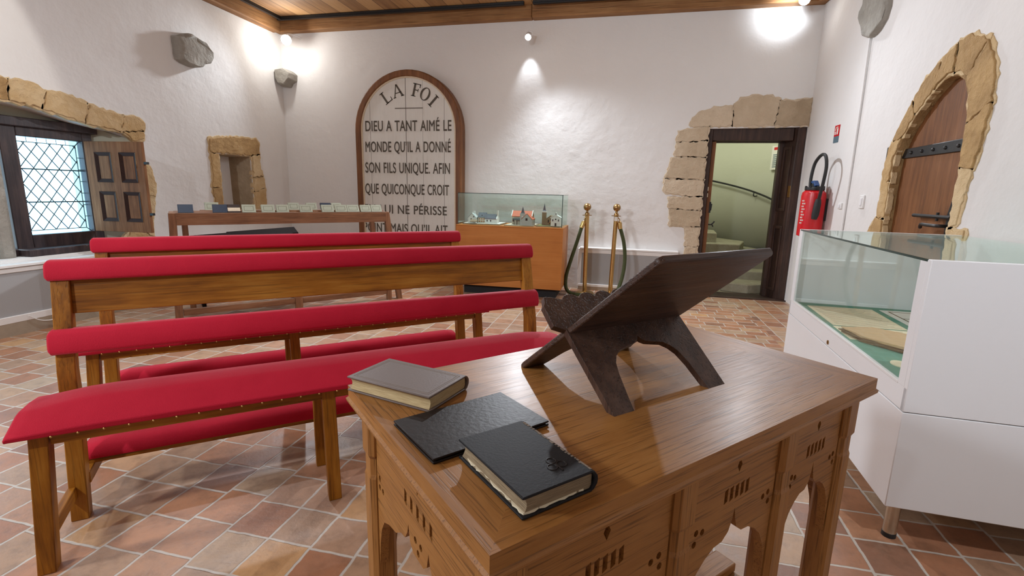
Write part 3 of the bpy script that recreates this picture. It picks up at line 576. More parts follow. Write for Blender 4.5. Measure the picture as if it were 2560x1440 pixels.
bm = NB(); tube(bm, [(0, -.125, .50), (0, -.12, .46), (-.005, -.115, .36), (-.01, -.113, .32)], [.02, .028, .03, .022], 12); obj('nozzle', bm, 'rubber', ex, smooth=True, loc=(0, 0, -.155))
bm = NB()
for k in range(9):
    a0 = R(198+2*(k % 2)); z = .12+.025*k
    for j in range(3+(k % 2)):
        a = a0+.09*j; x, y = .1008*math.cos(a), .1008*math.sin(a); tube(bm, [(x, y, z), (x, y, z+.013)], .003, 5)
obj('printed_marks', bm, 'paper', ex)
bm = NB(); box(bm, .09, .116, -.03, .03, .15, .35); obj('wall_bracket', bm, 'black', ex)

# ------------------------------------------------------------------ ceiling lamps
def lamp(loc, aim, lab, r=.035, ln=.09):
    t = thing('spotlight', lab, 'spotlight', loc); d = (Vector(aim)-Vector(loc)).normalized()
    bm = NB(); b = -d*ln; tube(bm, [b, b*.8, b*.25, d*.0], [r*.6, r*.95, r, r], 20); obj('lamp_head', bm, 'white', t, smooth=True)
    bm = NB(); tube(bm, [d*.001, d*.004], [r*.86, r*.86], 20); obj('bulb', bm, 'bulb', t)
    bm = NB(); tube(bm, smooth_path([b*.5+Vector((r, 0, 0)), b*.5+Vector((r*1.3, 0, .03)), Vector((0, .02, .07)), Vector((0, min(.13, YB-.01-loc[1]), .095)), Vector((0, YB-loc[1], .10))], 6), .007, 8); obj('bracket', bm, 'white', t, smooth=True)
    return t
lamp((-4.10, 5.50, 2.845), (-2.2, 2.6, 1.4), 'blazing white spotlight in the back left corner under the ceiling', .058, .11)
lamp((-1.165, 5.60, 2.775), (-.9, 3.0, .9), 'small white spotlight on the middle of the back wall below the beam', .034, .085)
lamp((1.52, 5.56, 2.975), (.5, 3.2, .8), 'bright spotlight in the back right corner at the ceiling', .05, .10)

# ------------------------------------------------------------------ painted arched panel
sg = thing('painted_panel', 'tall arched white panel with painted French verse headed LA FOI, leaning on the back wall', 'sign', (-2.629, YB-.0862, .018)); sg.scale = (.984, 1, .984)
def arch(wd, top, n=28, bot=-.0182): 
    r = wd/2; return [(-r, bot), (r, bot)] + [(r*math.cos(math.pi*k/n), top-r+r*math.sin(math.pi*k/n)) for k in range(n+1)]
bm = NB(); outer = arch(1.397, 2.525); inner = arch(1.397-.15, 2.525-.075, bot=.09)
plate(bm, outer, [inner], lambda a, b: (a, -.065, b), lambda a, b: (a, .085, b)); obj('frame', bm, 'door_z', sg, bevel=.012)
bm = NB(); o2 = arch(1.397-.15, 2.525-.075, bot=.09); i2 = arch(1.397-.182, 2.525-.091, bot=.10); plate(bm, o2, [i2], lambda a, b: (a, -.052, b), lambda a, b: (a, -.03, b)); obj('inner_bead', bm, 'cream', sg)
bm = NB(); prism(bm, arch(1.397-.14, 2.525-.07, bot=.05), lambda a, b: (a, -.04, b), lambda a, b: (a, -.004, b)); obj('panel', bm, 'sign', sg)
def text(s, x0, x1, z0, z1):
    cu = bpy.data.curves.new('t', 'FONT'); cu.body = s; cu.size = 1; cu.extrude = .003; cu.offset = 0; cu.bevel_depth = .011; cu.bevel_resolution = 0; cu.space_word = 1.15; cu.space_character = 1.06
    o = bpy.data.objects.new('t', cu); COL.objects.link(o)
    me = bpy.data.meshes.new_from_object(o.evaluated_get(bpy.context.evaluated_depsgraph_get())); bpy.data.objects.remove(o); bpy.data.curves.remove(cu)
    xs = [v.co.x for v in me.vertices]; a, b = min(xs), max(xs); cap = .689
    for v in me.vertices:
        x, y, z = v.co; v.co = (x0+(x-a)/(b-a)*(x1-x0), -.0415-max(0, z)*.3, z0+y/cap*(z1-z0))
    me.materials.append(M['letter']); ob = bpy.data.objects.new('lettering', me); COL.objects.link(ob); ob.parent = sg
sx = -2.671
for s, a, b, z0, z1 in (('DIEU A TANT AIM\u00c9 LE', -3.238, -2.103, 1.823, 1.945), ('MONDE QU\u2019IL A DONN\u00c9', -3.246, -2.112, 1.574, 1.697), ("SON FILS UNIQUE. AFIN", -3.257, -2.124, 1.319, 1.444),
                        ('QUE QUICONQUE CROIT', -3.268, -2.136, 1.060, 1.183), ('EN LUI NE P\u00c9RISSE', -3.290, -2.166, .816, .922), ("POINT MAIS QU\u2019IL AIT", -3.306, -2.156, .578, .689)):
    text(s, a-sx, b-sx, z0, z1)
def glyph(polys, ang, h=.15, r=.405):
    bm = NB(); a = R(ang)
    for p in polys:
        def f(x, y, d): 
            X, Y = x*h, y*h; rr = r+Y; return ((rr*math.cos(a)+X*math.sin(a)), -.04-d, 1.8265+rr*math.sin(a)-X*math.cos(a))
        if isinstance(p, tuple): plate(bm, p[0], [p[1]], lambda x, y: f(x, y, .002), lambda x, y: f(x, y, -.003))
        else: prism(bm, p, lambda x, y: f(x, y, .002), lambda x, y: f(x, y, -.003))
    obj('lettering', bm, 'letter', sg)
rect = lambda a, b, c, d: [(a, c), (b, c), (b, d), (a, d)]
ser = lambda x, y, w2: rect(x-w2, x+w2, y, y+.06)
glyph([rect(-.20, -.04, 0, 1), ser(-.12, 0, .2), ser(-.12, .94, .2), rect(-.12, .40, 0, .07), [(.34, 0), (.42, 0), (.42, .30), (.37, .30)]], 126)
glyph([[(-.42, 0), (-.33, 0), (.03, 1), (-.05, 1)], [(.26, 0), (.44, 0), (.06, 1), (-.07, 1)], rect(-.22, .26, .30, .37), ser(-.36, 0, .12), ser(.34, 0, .15)], 105)
glyph([rect(-.22, -.05, 0, 1), ser(-.13, 0, .2), rect(-.32, .36, .93, 1), rect(-.1, .2, .47, .54), [(.28, .72), (.34, .72), (.36, 1), (.28, 1)], rect(.17, .22, .38, .64)], 76)
ell = lambda rx, ry: [(rx*math.cos(k/24*math.tau), .5+ry*math.sin(k/24*math.tau)) for k in range(24)]
glyph([(ell(.42, .52), ell(.25, .46))], 60.5)
glyph([rect(-.09, .09, 0, 1), ser(0, 0, .2), ser(0, .94, .2)], 45)
bm = NB(); box(bm, -2.833-sx, -2.468-sx, -.042, -.037, 2.083, 2.092); obj('painted_rule', bm, 'letter', sg)

# ------------------------------------------------------------------ cabinet with glass case and the model village
KX, KY, KYAW, KW, KD, KT = -1.792, 5.036, R(.914), 1.167, .548, .762
cb = thing('display_cabinet', 'orange-brown wooden display cabinet with a glass top case by the back wall', 'cabinet', (KX, KY, 0), KYAW)
bm = NB(); box(bm, 0, KW, 0, KD, .102, KT-.014); obj('body', bm, 'cab', cb, bevel=.003)
bm = NB(); box(bm, 0, KW, 0, KD, KT-.0135, KT); obj('top', bm, 'cab', cb, bevel=.002)
bm = NB(); box(bm, .07, KW-.06, .08, KD-.05, 0, .102); obj('plinth', bm, 'void', cb)
gc = thing('glass_case', 'clear glass case standing on the wooden display cabinet over the model village', 'glass case', (KX, KY, KT+.001), KYAW)
GH = .333
for a in ((.025, KW-.02, .012, .016, 0, GH), (.025, KW-.02, KD-.02, KD-.016, 0, GH), (.021, .025, .012, KD-.016, 0, GH), (KW-.02, KW-.016, .012, KD-.016, 0, GH)):
    bm = NB(); box(bm, *a); obj('glass_side', bm, 'glass_green', gc)
bm = NB(); box(bm, .019, KW-.014, .010, KD-.014, GH, GH+.004); obj('glass_lid', bm, 'glass_green', gc)
bm = NB(); box(bm, KW-.022, KW-.015, .010, .015, 0, GH); box(bm, .019, KW-.014, .0085, .0105, GH-.001, GH+.005); box(bm, KW-.0145, KW-.0125, .01, KD-.014, GH-.001, GH+.005); box(bm, .018, .022, .0095, .013, 0, GH); obj('glass_edge', bm, 'glass_edge', gc)
def kpt(u, v, z=KT): return (KX+u*math.cos(KYAW)-v*math.sin(KYAW), KY+u*math.sin(KYAW)+v*math.cos(KYAW), z)
def gable(bm, x0, x1, y0, y1, z, rz, axis='x', ov=.004):   # roof prism
    if axis == 'x':
        ym = (y0+y1)/2; pts = [(y0-ov, z), (ym, rz), (y1+ov, z), (y1+ov, z+.006), (ym, rz+.007), (y0-ov, z+.006)]
        prism(bm, pts, lambda a, b: (x0-ov, a, b), lambda a, b: (x1+ov, a, b))
    else:
        xm = (x0+x1)/2; pts = [(x0-ov, z), (xm, rz), (x1+ov, z), (x1+ov, z+.006), (xm, rz+.007), (x0-ov, z+.006)]
        prism(bm, pts, lambda a, b: (a, y0-ov, b), lambda a, b: (a, y1+ov, b))
def house_walls(bm, x0, x1, y0, y1, z, rz, axis='x'):
    if axis == 'x': prism(bm, [(y0, 0), (y1, 0), (y1, z), ((y0+y1)/2, rz), (y0, z)], lambda a, b: (x0, a, b), lambda a, b: (x1, a, b))
    else: prism(bm, [(x0, 0), (x1, 0), (x1, z), ((x0+x1)/2, rz), (x0, z)], lambda a, b: (a, y0, b), lambda a, b: (a, y1, b))
def opening(t, x, y, z, w_=.012, h_=.018, mat='toy_dark'):
    bm = NB(); box(bm, x-w_/2, x+w_/2, y-.002, y+.001, z, z+h_); obj('window', bm, mat, t)
def tboard(u0, u1, v0, v1, h, mat, lab):
    t = thing('terrain_board', lab, 'terrain board', kpt((u0+u1)/2, v0)); a = (u1-u0)/2
    bm = NB(); box(bm, -a, a, 0, v1-v0, 0, h); obj('board', bm, 'toy_brown', t, bevel=.003)
    bm = NB(); box(bm, -a+.01, a-.01, .01, v1-v0-.01, h, h+.003); obj('ground', bm, mat, t); return h+.003
hA = tboard(.05, .47, .07, .40, .012, 'toy_white', 'brown base board under the white model farmhouses in the glass case')
hB = tboard(.52, .84, .05, .42, .008, 'toy_cream', 'brown base board under the red-roofed model church in the glass case')
hC = tboard(.86, 1.12, .08, .45, .010, 'toy_green', 'green-topped base board under the model church tower in the glass case')
t = thing('model_house', 'small white model cottage with a pointed gable, leftmost in the glass case', 'model house', kpt(.145, .12, KT+hA))
bm = NB(); house_walls(bm, -.045, .045, 0, .09, .055, .10, 'y'); obj('walls', bm, 'toy_white', t); bm = NB(); gable(bm, -.045, .045, 0, .09, .053, .10, 'y'); obj('roof', bm, 'toy_grey', t); opening(t, -.01, 0, .03); opening(t, .02, 0, .06, .01, .014)
bm = NB(); box(bm, -.012, .012, .06, .08, .09, .125); obj('chimney', bm, 'toy_white', t)
bm = NB(); gable(bm, .0, .07, -.06, -.01, .012, .032, 'x'); obj('porch_roof', bm, 'toy_brown', t)
t = thing('model_house', 'model house with grey roof and orange shutters, second from left in the glass case', 'model house', kpt(.245, .16, KT+hA))
bm = NB(); house_walls(bm, -.042, .042, 0, .08, .06, .105); obj('walls', bm, 'toy_cream', t); bm = NB(); gable(bm, -.042, .042, 0, .08, .058, .105); obj('roof', bm, 'ridge_dark', t)
for x in (-.026, 0, .026):
    for z in (.010, .036): opening(t, x, 0, z, .014, .014, 'toy_orange')
opening(t, 0, .012, .072, .012, .014)
t = thing('model_house', 'long white model farmhouse with grey slate roof, third from left in the glass case', 'model house', kpt(.355, .13, KT+hA))
bm = NB(); house_walls(bm, -.068, .068, 0, .08, .045, .092); obj('walls', bm, 'toy_white', t); bm = NB(); gable(bm, -.066, .058, 0, .08, .044, .092); obj('roof', bm, 'ridge_dark', t)
bm = NB(); prism(bm, [(-.004, 0), (.084, 0), (.084, .05), (.04, .105), (-.004, .05)], lambda a, b: (.062, a, b), lambda a, b: (.074, a, b)); box(bm, .060, .076, .03, .055, .09, .14); obj('gable_end', bm, 'toy_white', t)
for x in (-.04, .0): opening(t, x, 0, .018)
t = thing('model_church', 'model church with red tiled roofs and small dark steeple, middle of the glass case', 'model church', kpt(.70, .12, KT+hB))
bm = NB(); house_walls(bm, -.115, .10, .04, .15, .085, .14); obj('nave_walls', bm, 'toy_cream', t); bm = NB(); gable(bm, -.115, .10, .04, .15, .084, .14); obj('nave_roof', bm, 'toy_red', t)
bm = NB(); house_walls(bm, .01, .125, -.05, .12, .06, .12, 'y'); obj('wing_walls', bm, 'toy_grey', t); bm = NB(); gable(bm, .01, .125, -.045, .12, .059, .12, 'y'); obj('wing_roof', bm, 'toy_red', t)
bm = NB(); box(bm, -.01, .04, -.03, .02, 0, .125); obj('tower', bm, 'toy_grey', t); bm = NB(); tube(bm, [(.015, -.005, .125), (.015, -.005, .14), (.015, -.005, .195)], [.028, .020, .0008], 4); obj('steeple', bm, 'ridge_dark', t)
bm = NB(); gable(bm, -.085, -.015, -.01, .04, .05, .066); box(bm, -.083, -.077, -.01, -.004, 0, .05); box(bm, -.05, -.044, -.01, -.004, 0, .05); obj('porch', bm, 'toy_dark', t)
opening(t, .065, -.05, .05, .022, .026, 'toy_dark'); opening(t, .015, -.03, .02, .018, .035); opening(t, .015, -.03, .085, .014, .014, 'toy_white'); opening(t, -.10, .04, .03, .014, .035); opening(t, -.05, .04, .05, .02, .02)
for x in (-.122, .103): bm = NB(); prism(bm, [(.034, .084), (.095, .142), (.156, .084), (.156, .096), (.095, .156), (.034, .096)], lambda a, b: (x, a, b), lambda a, b: (x+.008, a, b)); obj('verge', bm, 'toy_white', t)
t = thing('model_church', 'brown model church with a tall thin tower and pointed spire in the glass case', 'model church', kpt(.955, .20, KT+hC))
bm = NB(); box(bm, -.045, -.002, 0, .042, 0, .135); obj('tower', bm, 'toy_brown', t); bm = NB(); box(bm, -.05, .003, -.005, .047, .135, .15); obj('belfry', bm, 'toy_white', t)
bm = NB(); tube(bm, [(-.0235, .021, .15), (-.0235, .021, .16), (-.0235, .021, .235)], [.03, .018, .0006], 4); obj('spire', bm, 'ridge_dark', t)
bm = NB(); house_walls(bm, 0, .10, -.02, .08, .06, .10, 'y'); obj('walls', bm, 'toy_brown', t); bm = NB(); gable(bm, 0, .10, -.02, .08, .059, .10, 'y'); obj('roof', bm, 'toy_brown', t)
bm = NB(); gable(bm, .04, .10, -.06, -.02, .02, .045, 'y'); obj('porch_roof', bm, 'toy_orange', t); opening(t, .03, -.02, .03, .014, .03); opening(t, .055, -.02, .055, .012, .016)
t = thing('model_chapel', 'small white model chapel with a bell turret, rightmost in the glass case', 'model chapel', kpt(1.074, .088, KT+hC))
bm = NB(); house_walls(bm, -.052, .052, 0, .068, .085, .115, 'y'); obj('walls', bm, 'toy_white', t); bm = NB(); gable(bm, -.056, .056, -.002, .068, .084, .115, 'y'); obj('roof', bm, 'toy_white', t)
bm = NB(); prism(bm, [(-.012, .112), (.012, .112), (.012, .135), (0, .148), (-.012, .135)], lambda a, b: (a, 0, b), lambda a, b: (a, .02, b)); obj('bell_turret', bm, 'toy_white', t)
for x, z, w_, h_ in ((0, 0, .018, .032), (-.03, .05, .01, .022), (.03, .05, .01, .022), (0, .065, .014, .014), (0, .12, .008, .012)): opening(t, x, 0, z, w_, h_)

# ------------------------------------------------------------------ rope stanchions
def stanchion(x, y, lean, lab):
    t = thing('rope_stanchion', lab, 'stanchion', (x, y, 0), 0); t.rotation_euler = (0, R(lean), 0)
    bm = NB(); lathe(bm, [(.10, .002), (.105, .012), (.085, .024), (.03, .032)], 0, 0, 32); obj('base', bm, 'brass', t, smooth=True)
    bm = NB(); lathe(bm, [(.024, .025), (.024, .885)], 0, 0, 20); obj('post', bm, 'brass', t, smooth=True)
    bm = NB(); lathe(bm, [(.012, .88), (.052, .882), (.052, .888), (.026, .892), (.024, .91), (.013, .92), (.012, .94)], 0, 0, 24); obj('collar', bm, 'brass_dull', t, smooth=True)
    bm = NB(); sphere(bm, (0, 0, .975), .042, 24, 14); obj('ball_finial', bm, 'brass_dull', t, smooth=True)
    return t
stanchion(-.405, 5.50, -1.0, 'brass rope stanchion next to the display cabinet')
s2 = stanchion(-.120, 5.56, 1.0, 'brass rope stanchion further from the display cabinet, with a small white tag')
bm = NB(); box(bm, -.018, .018, -.027, -.0235, .83, .875); obj('paper_tag', bm, 'paper', s2)
rp = thing('barrier_rope', 'dark green velvet rope slung from the two brass stanchions down to the floor', 'rope', (-.30, 5.40, 0))
P = lambda x, y, z: (x+.30, y-5.40, z)
bm = NB(); tube(bm, smooth_path([P(-.47, 5.47, .76), P(-.51, 5.44, .60), P(-.565, 5.41, .40), P(-.61, 5.39, .21), P(-.605, 5.37, .08), P(-.55, 5.34, .026), P(-.45, 5.30, .022), P(-.32, 5.28, .021), P(-.16, 5.30, .022), P(-.06, 5.36, .05), P(-.005, 5.43, .18), P(.020, 5.49, .38), P(.0, 5.52, .58), P(-.055, 5.535, .765)], 7), .020, 12); obj('velvet_rope', bm, 'rope', rp, smooth=True)
for a, b in ((P(-.447, 5.48, .825), P(-.475, 5.467, .745)), (P(-.066, 5.538, .83), P(-.053, 5.533, .745))):
    bm = NB(); tube(bm, [a, Vector(a).lerp(Vector(b), .15), Vector(a).lerp(Vector(b), .2), b], [.012, .018, .025, .025], 14); obj('end_cap', bm, 'brass', rp, smooth=True)
    bm = NB(); a = Vector(a); tube(bm, smooth_path([a, a+Vector((0, 0, .02)), a+Vector((.012 if a.x < 0 else -.015, 0, .035)), a+Vector((.02 if a.x < 0 else -.025, .0, .05))], 4), .005, 6); obj('hook', bm, 'brass_dull', rp, smooth=True)

# ------------------------------------------------------------------ benches
def bench(loc, yaw, lab, L=1.784, kn=(0, 1.78)):
    t = thing('pew_bench', lab, 'bench', loc, yaw, 'red padded benches')
    zs = .434
    for u0, u1, spl in ((0, .043, -.034), (.760, .804, .006), (L-.044, L, .03)):
        bm = NB(); post(bm, [(u0+spl, u1+spl, .004, .050, 0), (u0, u1, .0, .048, zs)]); obj('leg', bm, 'bench_z', t, bevel=.003)
    for u0, u1, spl in ((0, .048, -.022), (L-.050, L, .022)):
        bm = NB(); post(bm, [(u0+spl, u1+spl, .262, .308, 0), (u0, u1, .262, .312, .40), (u0, u1, .276, .318, .52), (u0, u1, .345, .385, .80), (u0, u1, .366, .398, .868)]); obj('rear_post', bm, 'bench_z', t, bevel=.003)
    bm = NB(); post(bm, [(.752, .790, .262, .30, 0), (.752, .790, .25, .29, zs)]); obj('leg', bm, 'bench_z', t, bevel=.003)
    bm = NB(); box(bm, .044, L-.045, .006, .030, .398, zs); obj('seat_rail', bm, 'bench_x', t, bevel=.003)
    for u in (.004, L-.030): bm = NB(); box(bm, u, u+.026, .045, .265, .388, zs); obj('side_rail', bm, 'bench_y', t, bevel=.003)
    for u in (-.018, L-.006): bm = NB(); box(bm, u, u+.024, .048, .264, .085, .125); obj('side_stretcher', bm, 'bench_y', t, bevel=.003)
    # domed seat cushion
    bm = NB(); prof = [(-.018, .434), (-.034, .440), (-.036, .456), (-.02, .466), (.052, .500), (.070, .503), (.14, .500), (.205, .489), (.240, .470), (.246, .434)]; rings = []
    for u, s, sh in ((-.037, .60, .0), (-.030, .76, 0), (.01, .82, 0), (.10, 1.02, 0), (.16, 1.06, 0), (L*.5, 1.0, 0), (L-.16, .92, 0), (L-.10, .88, 0), (L-.02, .70, 0), (L+.030, .6, 0), (L+.036, .4, 0)):
        rings.append([bm.verts.new((u, v+(.012 if abs(s) < .5 else 0)*(1 if v < .1 else -1), .434+(z-.434)*s)) for v, z in prof])
    loft(bm, rings); cu = obj('seat_cushion', bm, 'red', t, bevel=.004, smooth=True, angle=30)
    for k in range(30):
        if k == 0:
            bm = NB(); sphere(bm, (0, 0, 0), .0035, 8, 5); tk = obj('tack', bm, 'brass', cu, smooth=True, loc=(.06, -.034, .4385))
        else: c = tk.copy(); COL.objects.link(c); c.parent = cu; c.location = (.06+k*(L-.12)/29, -.034, .4385)
    bm = NB(); hexa(bm, [(.046, .338, .700), (L-.048, .338, .700), (L-.048, .358, .700), (.046, .358, .700)], [(.046, .362, .812), (L-.048, .362, .812), (L-.048, .382, .812), (.046, .382, .812)]); obj('backrest_board', bm, 'bench_x', t, bevel=.003)
    def pad(nm, cv, z0, z1, lean, th):
        bm = NB(); rings = []
        for u, s in ((-.012, .75), (-.004, 1), (L*.5, 1.03), (L+.004, 1), (L+.012, .75)):
            h = (z1-z0)*.5; zc_ = (z0+z1)/2; rr = []
            for k in range(14):
                a = k/14*math.tau; ca, sa = math.cos(a), math.sin(a); se = lambda x, p: math.copysign(abs(x)**p, x)
                y = th*.5*se(ca, .55); z = h*se(sa, .55); y += z*lean
                rr.append(bm.verts.new((u, cv+y*s, zc_+z*s)))
            rings.append(rr)
        loft(bm, rings); obj(nm, bm, 'red', t, smooth=True, angle=60)
    pad('top_rail_pad', .372, .808, .874, .28, .062); pad('lower_rail_pad', .302, .580, .658, .25, .060)
    kb = obj('kneeler_board', (lambda b: (box(b, kn[0], kn[1], .365, .475, .150, .172), b)[1])(NB()), 'bench_x', t, bevel=.003)
    bm = NB(); rings = []
    for u, s in ((kn[0]-.004, .5), (kn[0]+.01, .85), (kn[0]+.06, 1), (kn[1]-.06, 1), (kn[1]-.01, .85), (kn[1]+.004, .5)):
        rings.append([bm.verts.new((u, v, .171+(z-.171)*s)) for v, z in ((.360, .168), (.357, .185), (.372, .208), (.40, .218), (.44, .218), (.468, .208), (.482, .185), (.479, .168))])
    loft(bm, rings); obj('kneeler_pad', bm, 'red', kb, smooth=True, angle=60)
    for u in (.004, L-.04): bm = NB(); box(bm, u, u+.032, .300, .46, .11, .152); obj('kneeler_bracket', bm, 'bench_y', t, bevel=.003)
    return t
bench((-1.561, .896, 0), R(40.941), 'long wooden bench with red padded seat and rails, nearest to the oak table')
bench((-2.111, 1.45, 0), R(41.708), 'long wooden bench with red padded seat and rails, behind the nearest bench')

# ------------------------------------------------------------------ table with booklets
bt = thing('long_table', 'narrow brown wooden table carrying a row of booklets behind the red benches', 'table', (-3.496, 3.148, 0), R(48.755))
TL_ = 1.80
bm = NB(); box(bm, 0, TL_, .005, .36, .878, .896); obj('tabletop', bm, 'rust_x', bt, bevel=.003)
bm = NB(); box(bm, .04, TL_-.03, -.004, .016, .800, .897); obj('front_apron', bm, 'rust_x', bt, bevel=.003)
for u0, u1, v, sp in ((-.01, .045, 0, -.03), (TL_-.045, TL_+.006, 0, .12), (.08, .125, .31, .0), (TL_-.09, TL_-.045, .31, .07)):
    bm = NB(); post(bm, [(u0+sp, u1+sp, v, v+.05, 0), (u0, u1, v, v+.048, .897)]); obj('leg', bm, 'rust_z', bt, bevel=.003)
for u0, u1 in ((.882, .945), (1.765, 1.81)):
    bm = NB(); post(bm, [(u0, u1, .0, .045, 0), (u0, u1, .0, .045, .36)]); obj('short_leg', bm, 'rust_z', bt, bevel=.003)
for a, b in ((.02, .882), (.945, 1.765)): bm = NB(); box(bm, a, b, .008, .036, .060, .112); obj('stretcher', bm, 'rust_x', bt, bevel=.003)
bm = NB(); box(bm, .01, 1.82, .0, .048, .36, .39); obj('low_rail', bm, 'rust_x', bt, bevel=.003)
def rest(v0, z0, u0, u1):
    bm = NB(); prism(bm, [(v0, z0), (v0+.030, z0), (v0+.042, z0+.016), (v0+.052, z0+.016), (v0+.060, z0)], lambda a, b: (u0, a, b), lambda a, b: (u1, a, b)); obj('book_rest', bm, 'rust_x', bt)
rest(.030, .8961, .03, 1.77)
bm = NB(); box(bm, .22, 1.45, .19, .30, .8961, .9105); obj('book_step', bm, 'rust_x', bt, bevel=.002)
def booklet(u, v, wd, kind, lab, h=.075, up=0):
    w0 = bt.matrix_basis; a = R(48.755); x = -3.496+u*math.cos(a)-v*math.sin(a); y = 3.148+u*math.sin(a)+v*math.cos(a)
    t = thing('booklet', lab, 'booklet', (x, y, .8985+up), a+R(random.uniform(-3, 3)), 'booklets on the long table')
    tl = R(-31); rm = Matrix.Rotation(tl, 4, 'X'); d = .016; hw = wd/2
    bm = NB(); box(bm, -hw, hw, .0, .003, 0, h, tf=rm); box(bm, -hw, hw, d-.003, d, 0, h, tf=rm); box(bm, -hw-.001, -hw+.003, 0, d, 0, h, tf=rm); obj('cover', bm, {'pale': 'cover_pale', 'navy': 'cover_navy', 'umber': 'cover_umber'}[kind], t)
    bm = NB(); box(bm, -hw+.002, hw-.003, .003, d-.003, .002, h-.003, tf=rm); obj('pages', bm, 'pages' if kind == 'pale' else 'pages_dark', t)
    if kind == 'pale':
        bm = NB(); i = .016
        for q_ in ((-hw+i, hw-i, i, i+.003), (-hw+i, hw-i, h-i-.003, h-i), (-hw+i, -hw+i+.003, i, h-i), (hw-i-.003, hw-i, i, h-i)): box(bm, q_[0], q_[1], -.0008, .0005, q_[2], q_[3], tf=rm)
        obj('cover_frame', bm, 'cover_line', t)
    if kind == 'umber':
        bm = NB(); box(bm, -hw, hw, -.0012, .0005, .012, .045, tf=rm); obj('cover_band', bm, 'cream', t)
FR = [(.058, .164, 'navy', 'navy booklet standing alone at the left end of the long table'), (.297, .405, 'navy', 'navy booklet between the pale back booklet and the umber one'), (.407, .502, 'umber', 'dark brown booklet with a cream band on the long table'),
      (.513, .62, 'pale', 'pale booklet right beside the dark brown booklet with a cream band'), (.664, .772, 'pale', 'pale booklet in the front row after the gap, second pale one from the left'), (.783, .887, 'pale', 'pale booklet in the front row, third pale one from the left'),
      (.978, 1.088, 'pale', 'pale booklet in the front row, fourth pale one from the left'), (1.171, 1.282, 'pale', 'pale booklet in front of the navy back-row booklet'), (1.294, 1.404, 'pale', 'pale booklet in the front row, fourth from the right end'),
      (1.406, 1.524, 'pale', 'pale booklet in the front row, third from the right end'), (1.536, 1.638, 'pale', 'pale booklet in the front row, second from the right end'), (1.643, 1.748, 'pale', 'pale booklet at the right end of the front row on the long table')]
for a, b, k, lab in FR: booklet((a+b)/2, .044, (b-a)*.98, k, lab)
for a, b, k, lab in [(.255, .36, 'pale', 'pale booklet in the back row, partly behind the second navy booklet'), (.917, 1.016, 'pale', 'pale booklet in the back row, second from the left'), (1.075, 1.172, 'pale', 'pale booklet in the back row, third from the left'),
                     (1.206, 1.306, 'navy', 'navy booklet in the back row of the long table'), (1.312, 1.407, 'pale', 'pale booklet in the back row right of the navy one')]: booklet((a+b)/2, .214, (b-a)*.98, k, lab, .075, .0125)
# dark sloping desk behind the table
dk = thing('sloping_desk', 'low black-brown desk with two sloping boards behind the long table legs', 'desk', (-3.496, 3.148, 0), R(48.755))
bm = NB(); hexa(bm, [(.14, .50, .60), (.98, .42, .66), (.98, .60, .70), (.14, .72, .64)], [(.14, .50, .615), (.98, .42, .675), (.98, .60, .715), (.14, .72, .655)]); obj('sloping_board', bm, 'desk_dark', dk, bevel=.003)
bm = NB(); hexa(bm, [(.45, .60, .62), (1.06, .55, .655), (1.06, .74, .70), (.45, .80, .66)], [(.45, .60, .635), (1.06, .55, .67), (1.06, .74, .715), (.45, .80, .675)]); obj('sloping_board', bm, 'desk_dark', dk, bevel=.003)
for u in (.18, 1.0):
    bm = NB(); post(bm, [(u, u+.03, .46, .76, 0), (u, u+.03, .56, .70, .66)]); obj('end_support', bm, 'desk_dark', dk, bevel=.003)

# ------------------------------------------------------------------ white vitrine
CXo, CYo, CYW = .895, 1.681, R(-2.859)
CW, CDp, CT, CS, CB, CG = .75, 1.378, .954, .468, .134, .546
vc = thing('display_case', 'large white display case with glass top and side, right of the oak table', 'display case', (CXo, CYo, 0), CYW)
bm = NB(); box(bm, 0, CW, 0, CDp, CB, CS-.002); obj('base_cabinet', bm, 'white', vc, bevel=.0025)
bm = NB(); box(bm, 0, .022, 0, CDp, CS+.001, CG); box(bm, CW-.022, CW, 0, CDp, CS+.001, CG); box(bm, .022, CW-.022, .02, CDp-.02, CS+.001, CG-.012); obj('display_tray', bm, 'white', vc, bevel=.002)
bm = NB(); box(bm, 0, CW, -.001, .020, CS+.001, CT); obj('end_panel', bm, 'white', vc, bevel=.0015)
bm = NB(); box(bm, 0, CW, CDp-.020, CDp+.001, CS+.001, CT); obj('end_panel', bm, 'white', vc, bevel=.0015)
bm = NB(); box(bm, -.0005, .012, .019, .062, CG-.002, CT-.002); obj('corner_post', bm, 'white', vc, bevel=.0015)
bm = NB(); box(bm, -.0005, .012, CDp-.055, CDp-.019, CG-.002, CT-.002); obj('corner_post', bm, 'white', vc, bevel=.0015)
bm = NB(); box(bm, -.002, .010, .06, CDp-.055, CG-.004, CG+.006); obj('glass_channel', bm, 'white_paint', vc, bevel=.0015)
bm = NB(); box(bm, .004, .009, .060, CDp-.054, CG+.004, CT-.007); obj('side_glass', bm, 'glass', vc)
bm = NB(); box(bm, CW-.009, CW-.004, .02, CDp-.02, CG, CT-.007); obj('side_glass', bm, 'glass', vc)
bm = NB(); box(bm, .001, CW-.001, .0205, CDp-.0205, CT-.0065, CT-.0005); obj('top_glass', bm, 'glass', vc)
bm = NB(); box(bm, -.0012, .0013, .0205, CDp-.0205, CT-.0075, CT); obj('glass_edge', bm, 'glass_edge', vc)
bm = NB(); box(bm, .023, CW-.023, .021, CDp-.021, CG-.0118, CG-.008); obj('felt_lining', bm, 'felt', vc)
bm = NB(); tube(bm, [(-.003, .707, .487), (.002, .707, .487)], .010, 16); tube(bm, [(-.0045, .707, .487), (-.003, .707, .487)], .005, 10); obj('lock', bm, 'brass_dull', vc, smooth=True)
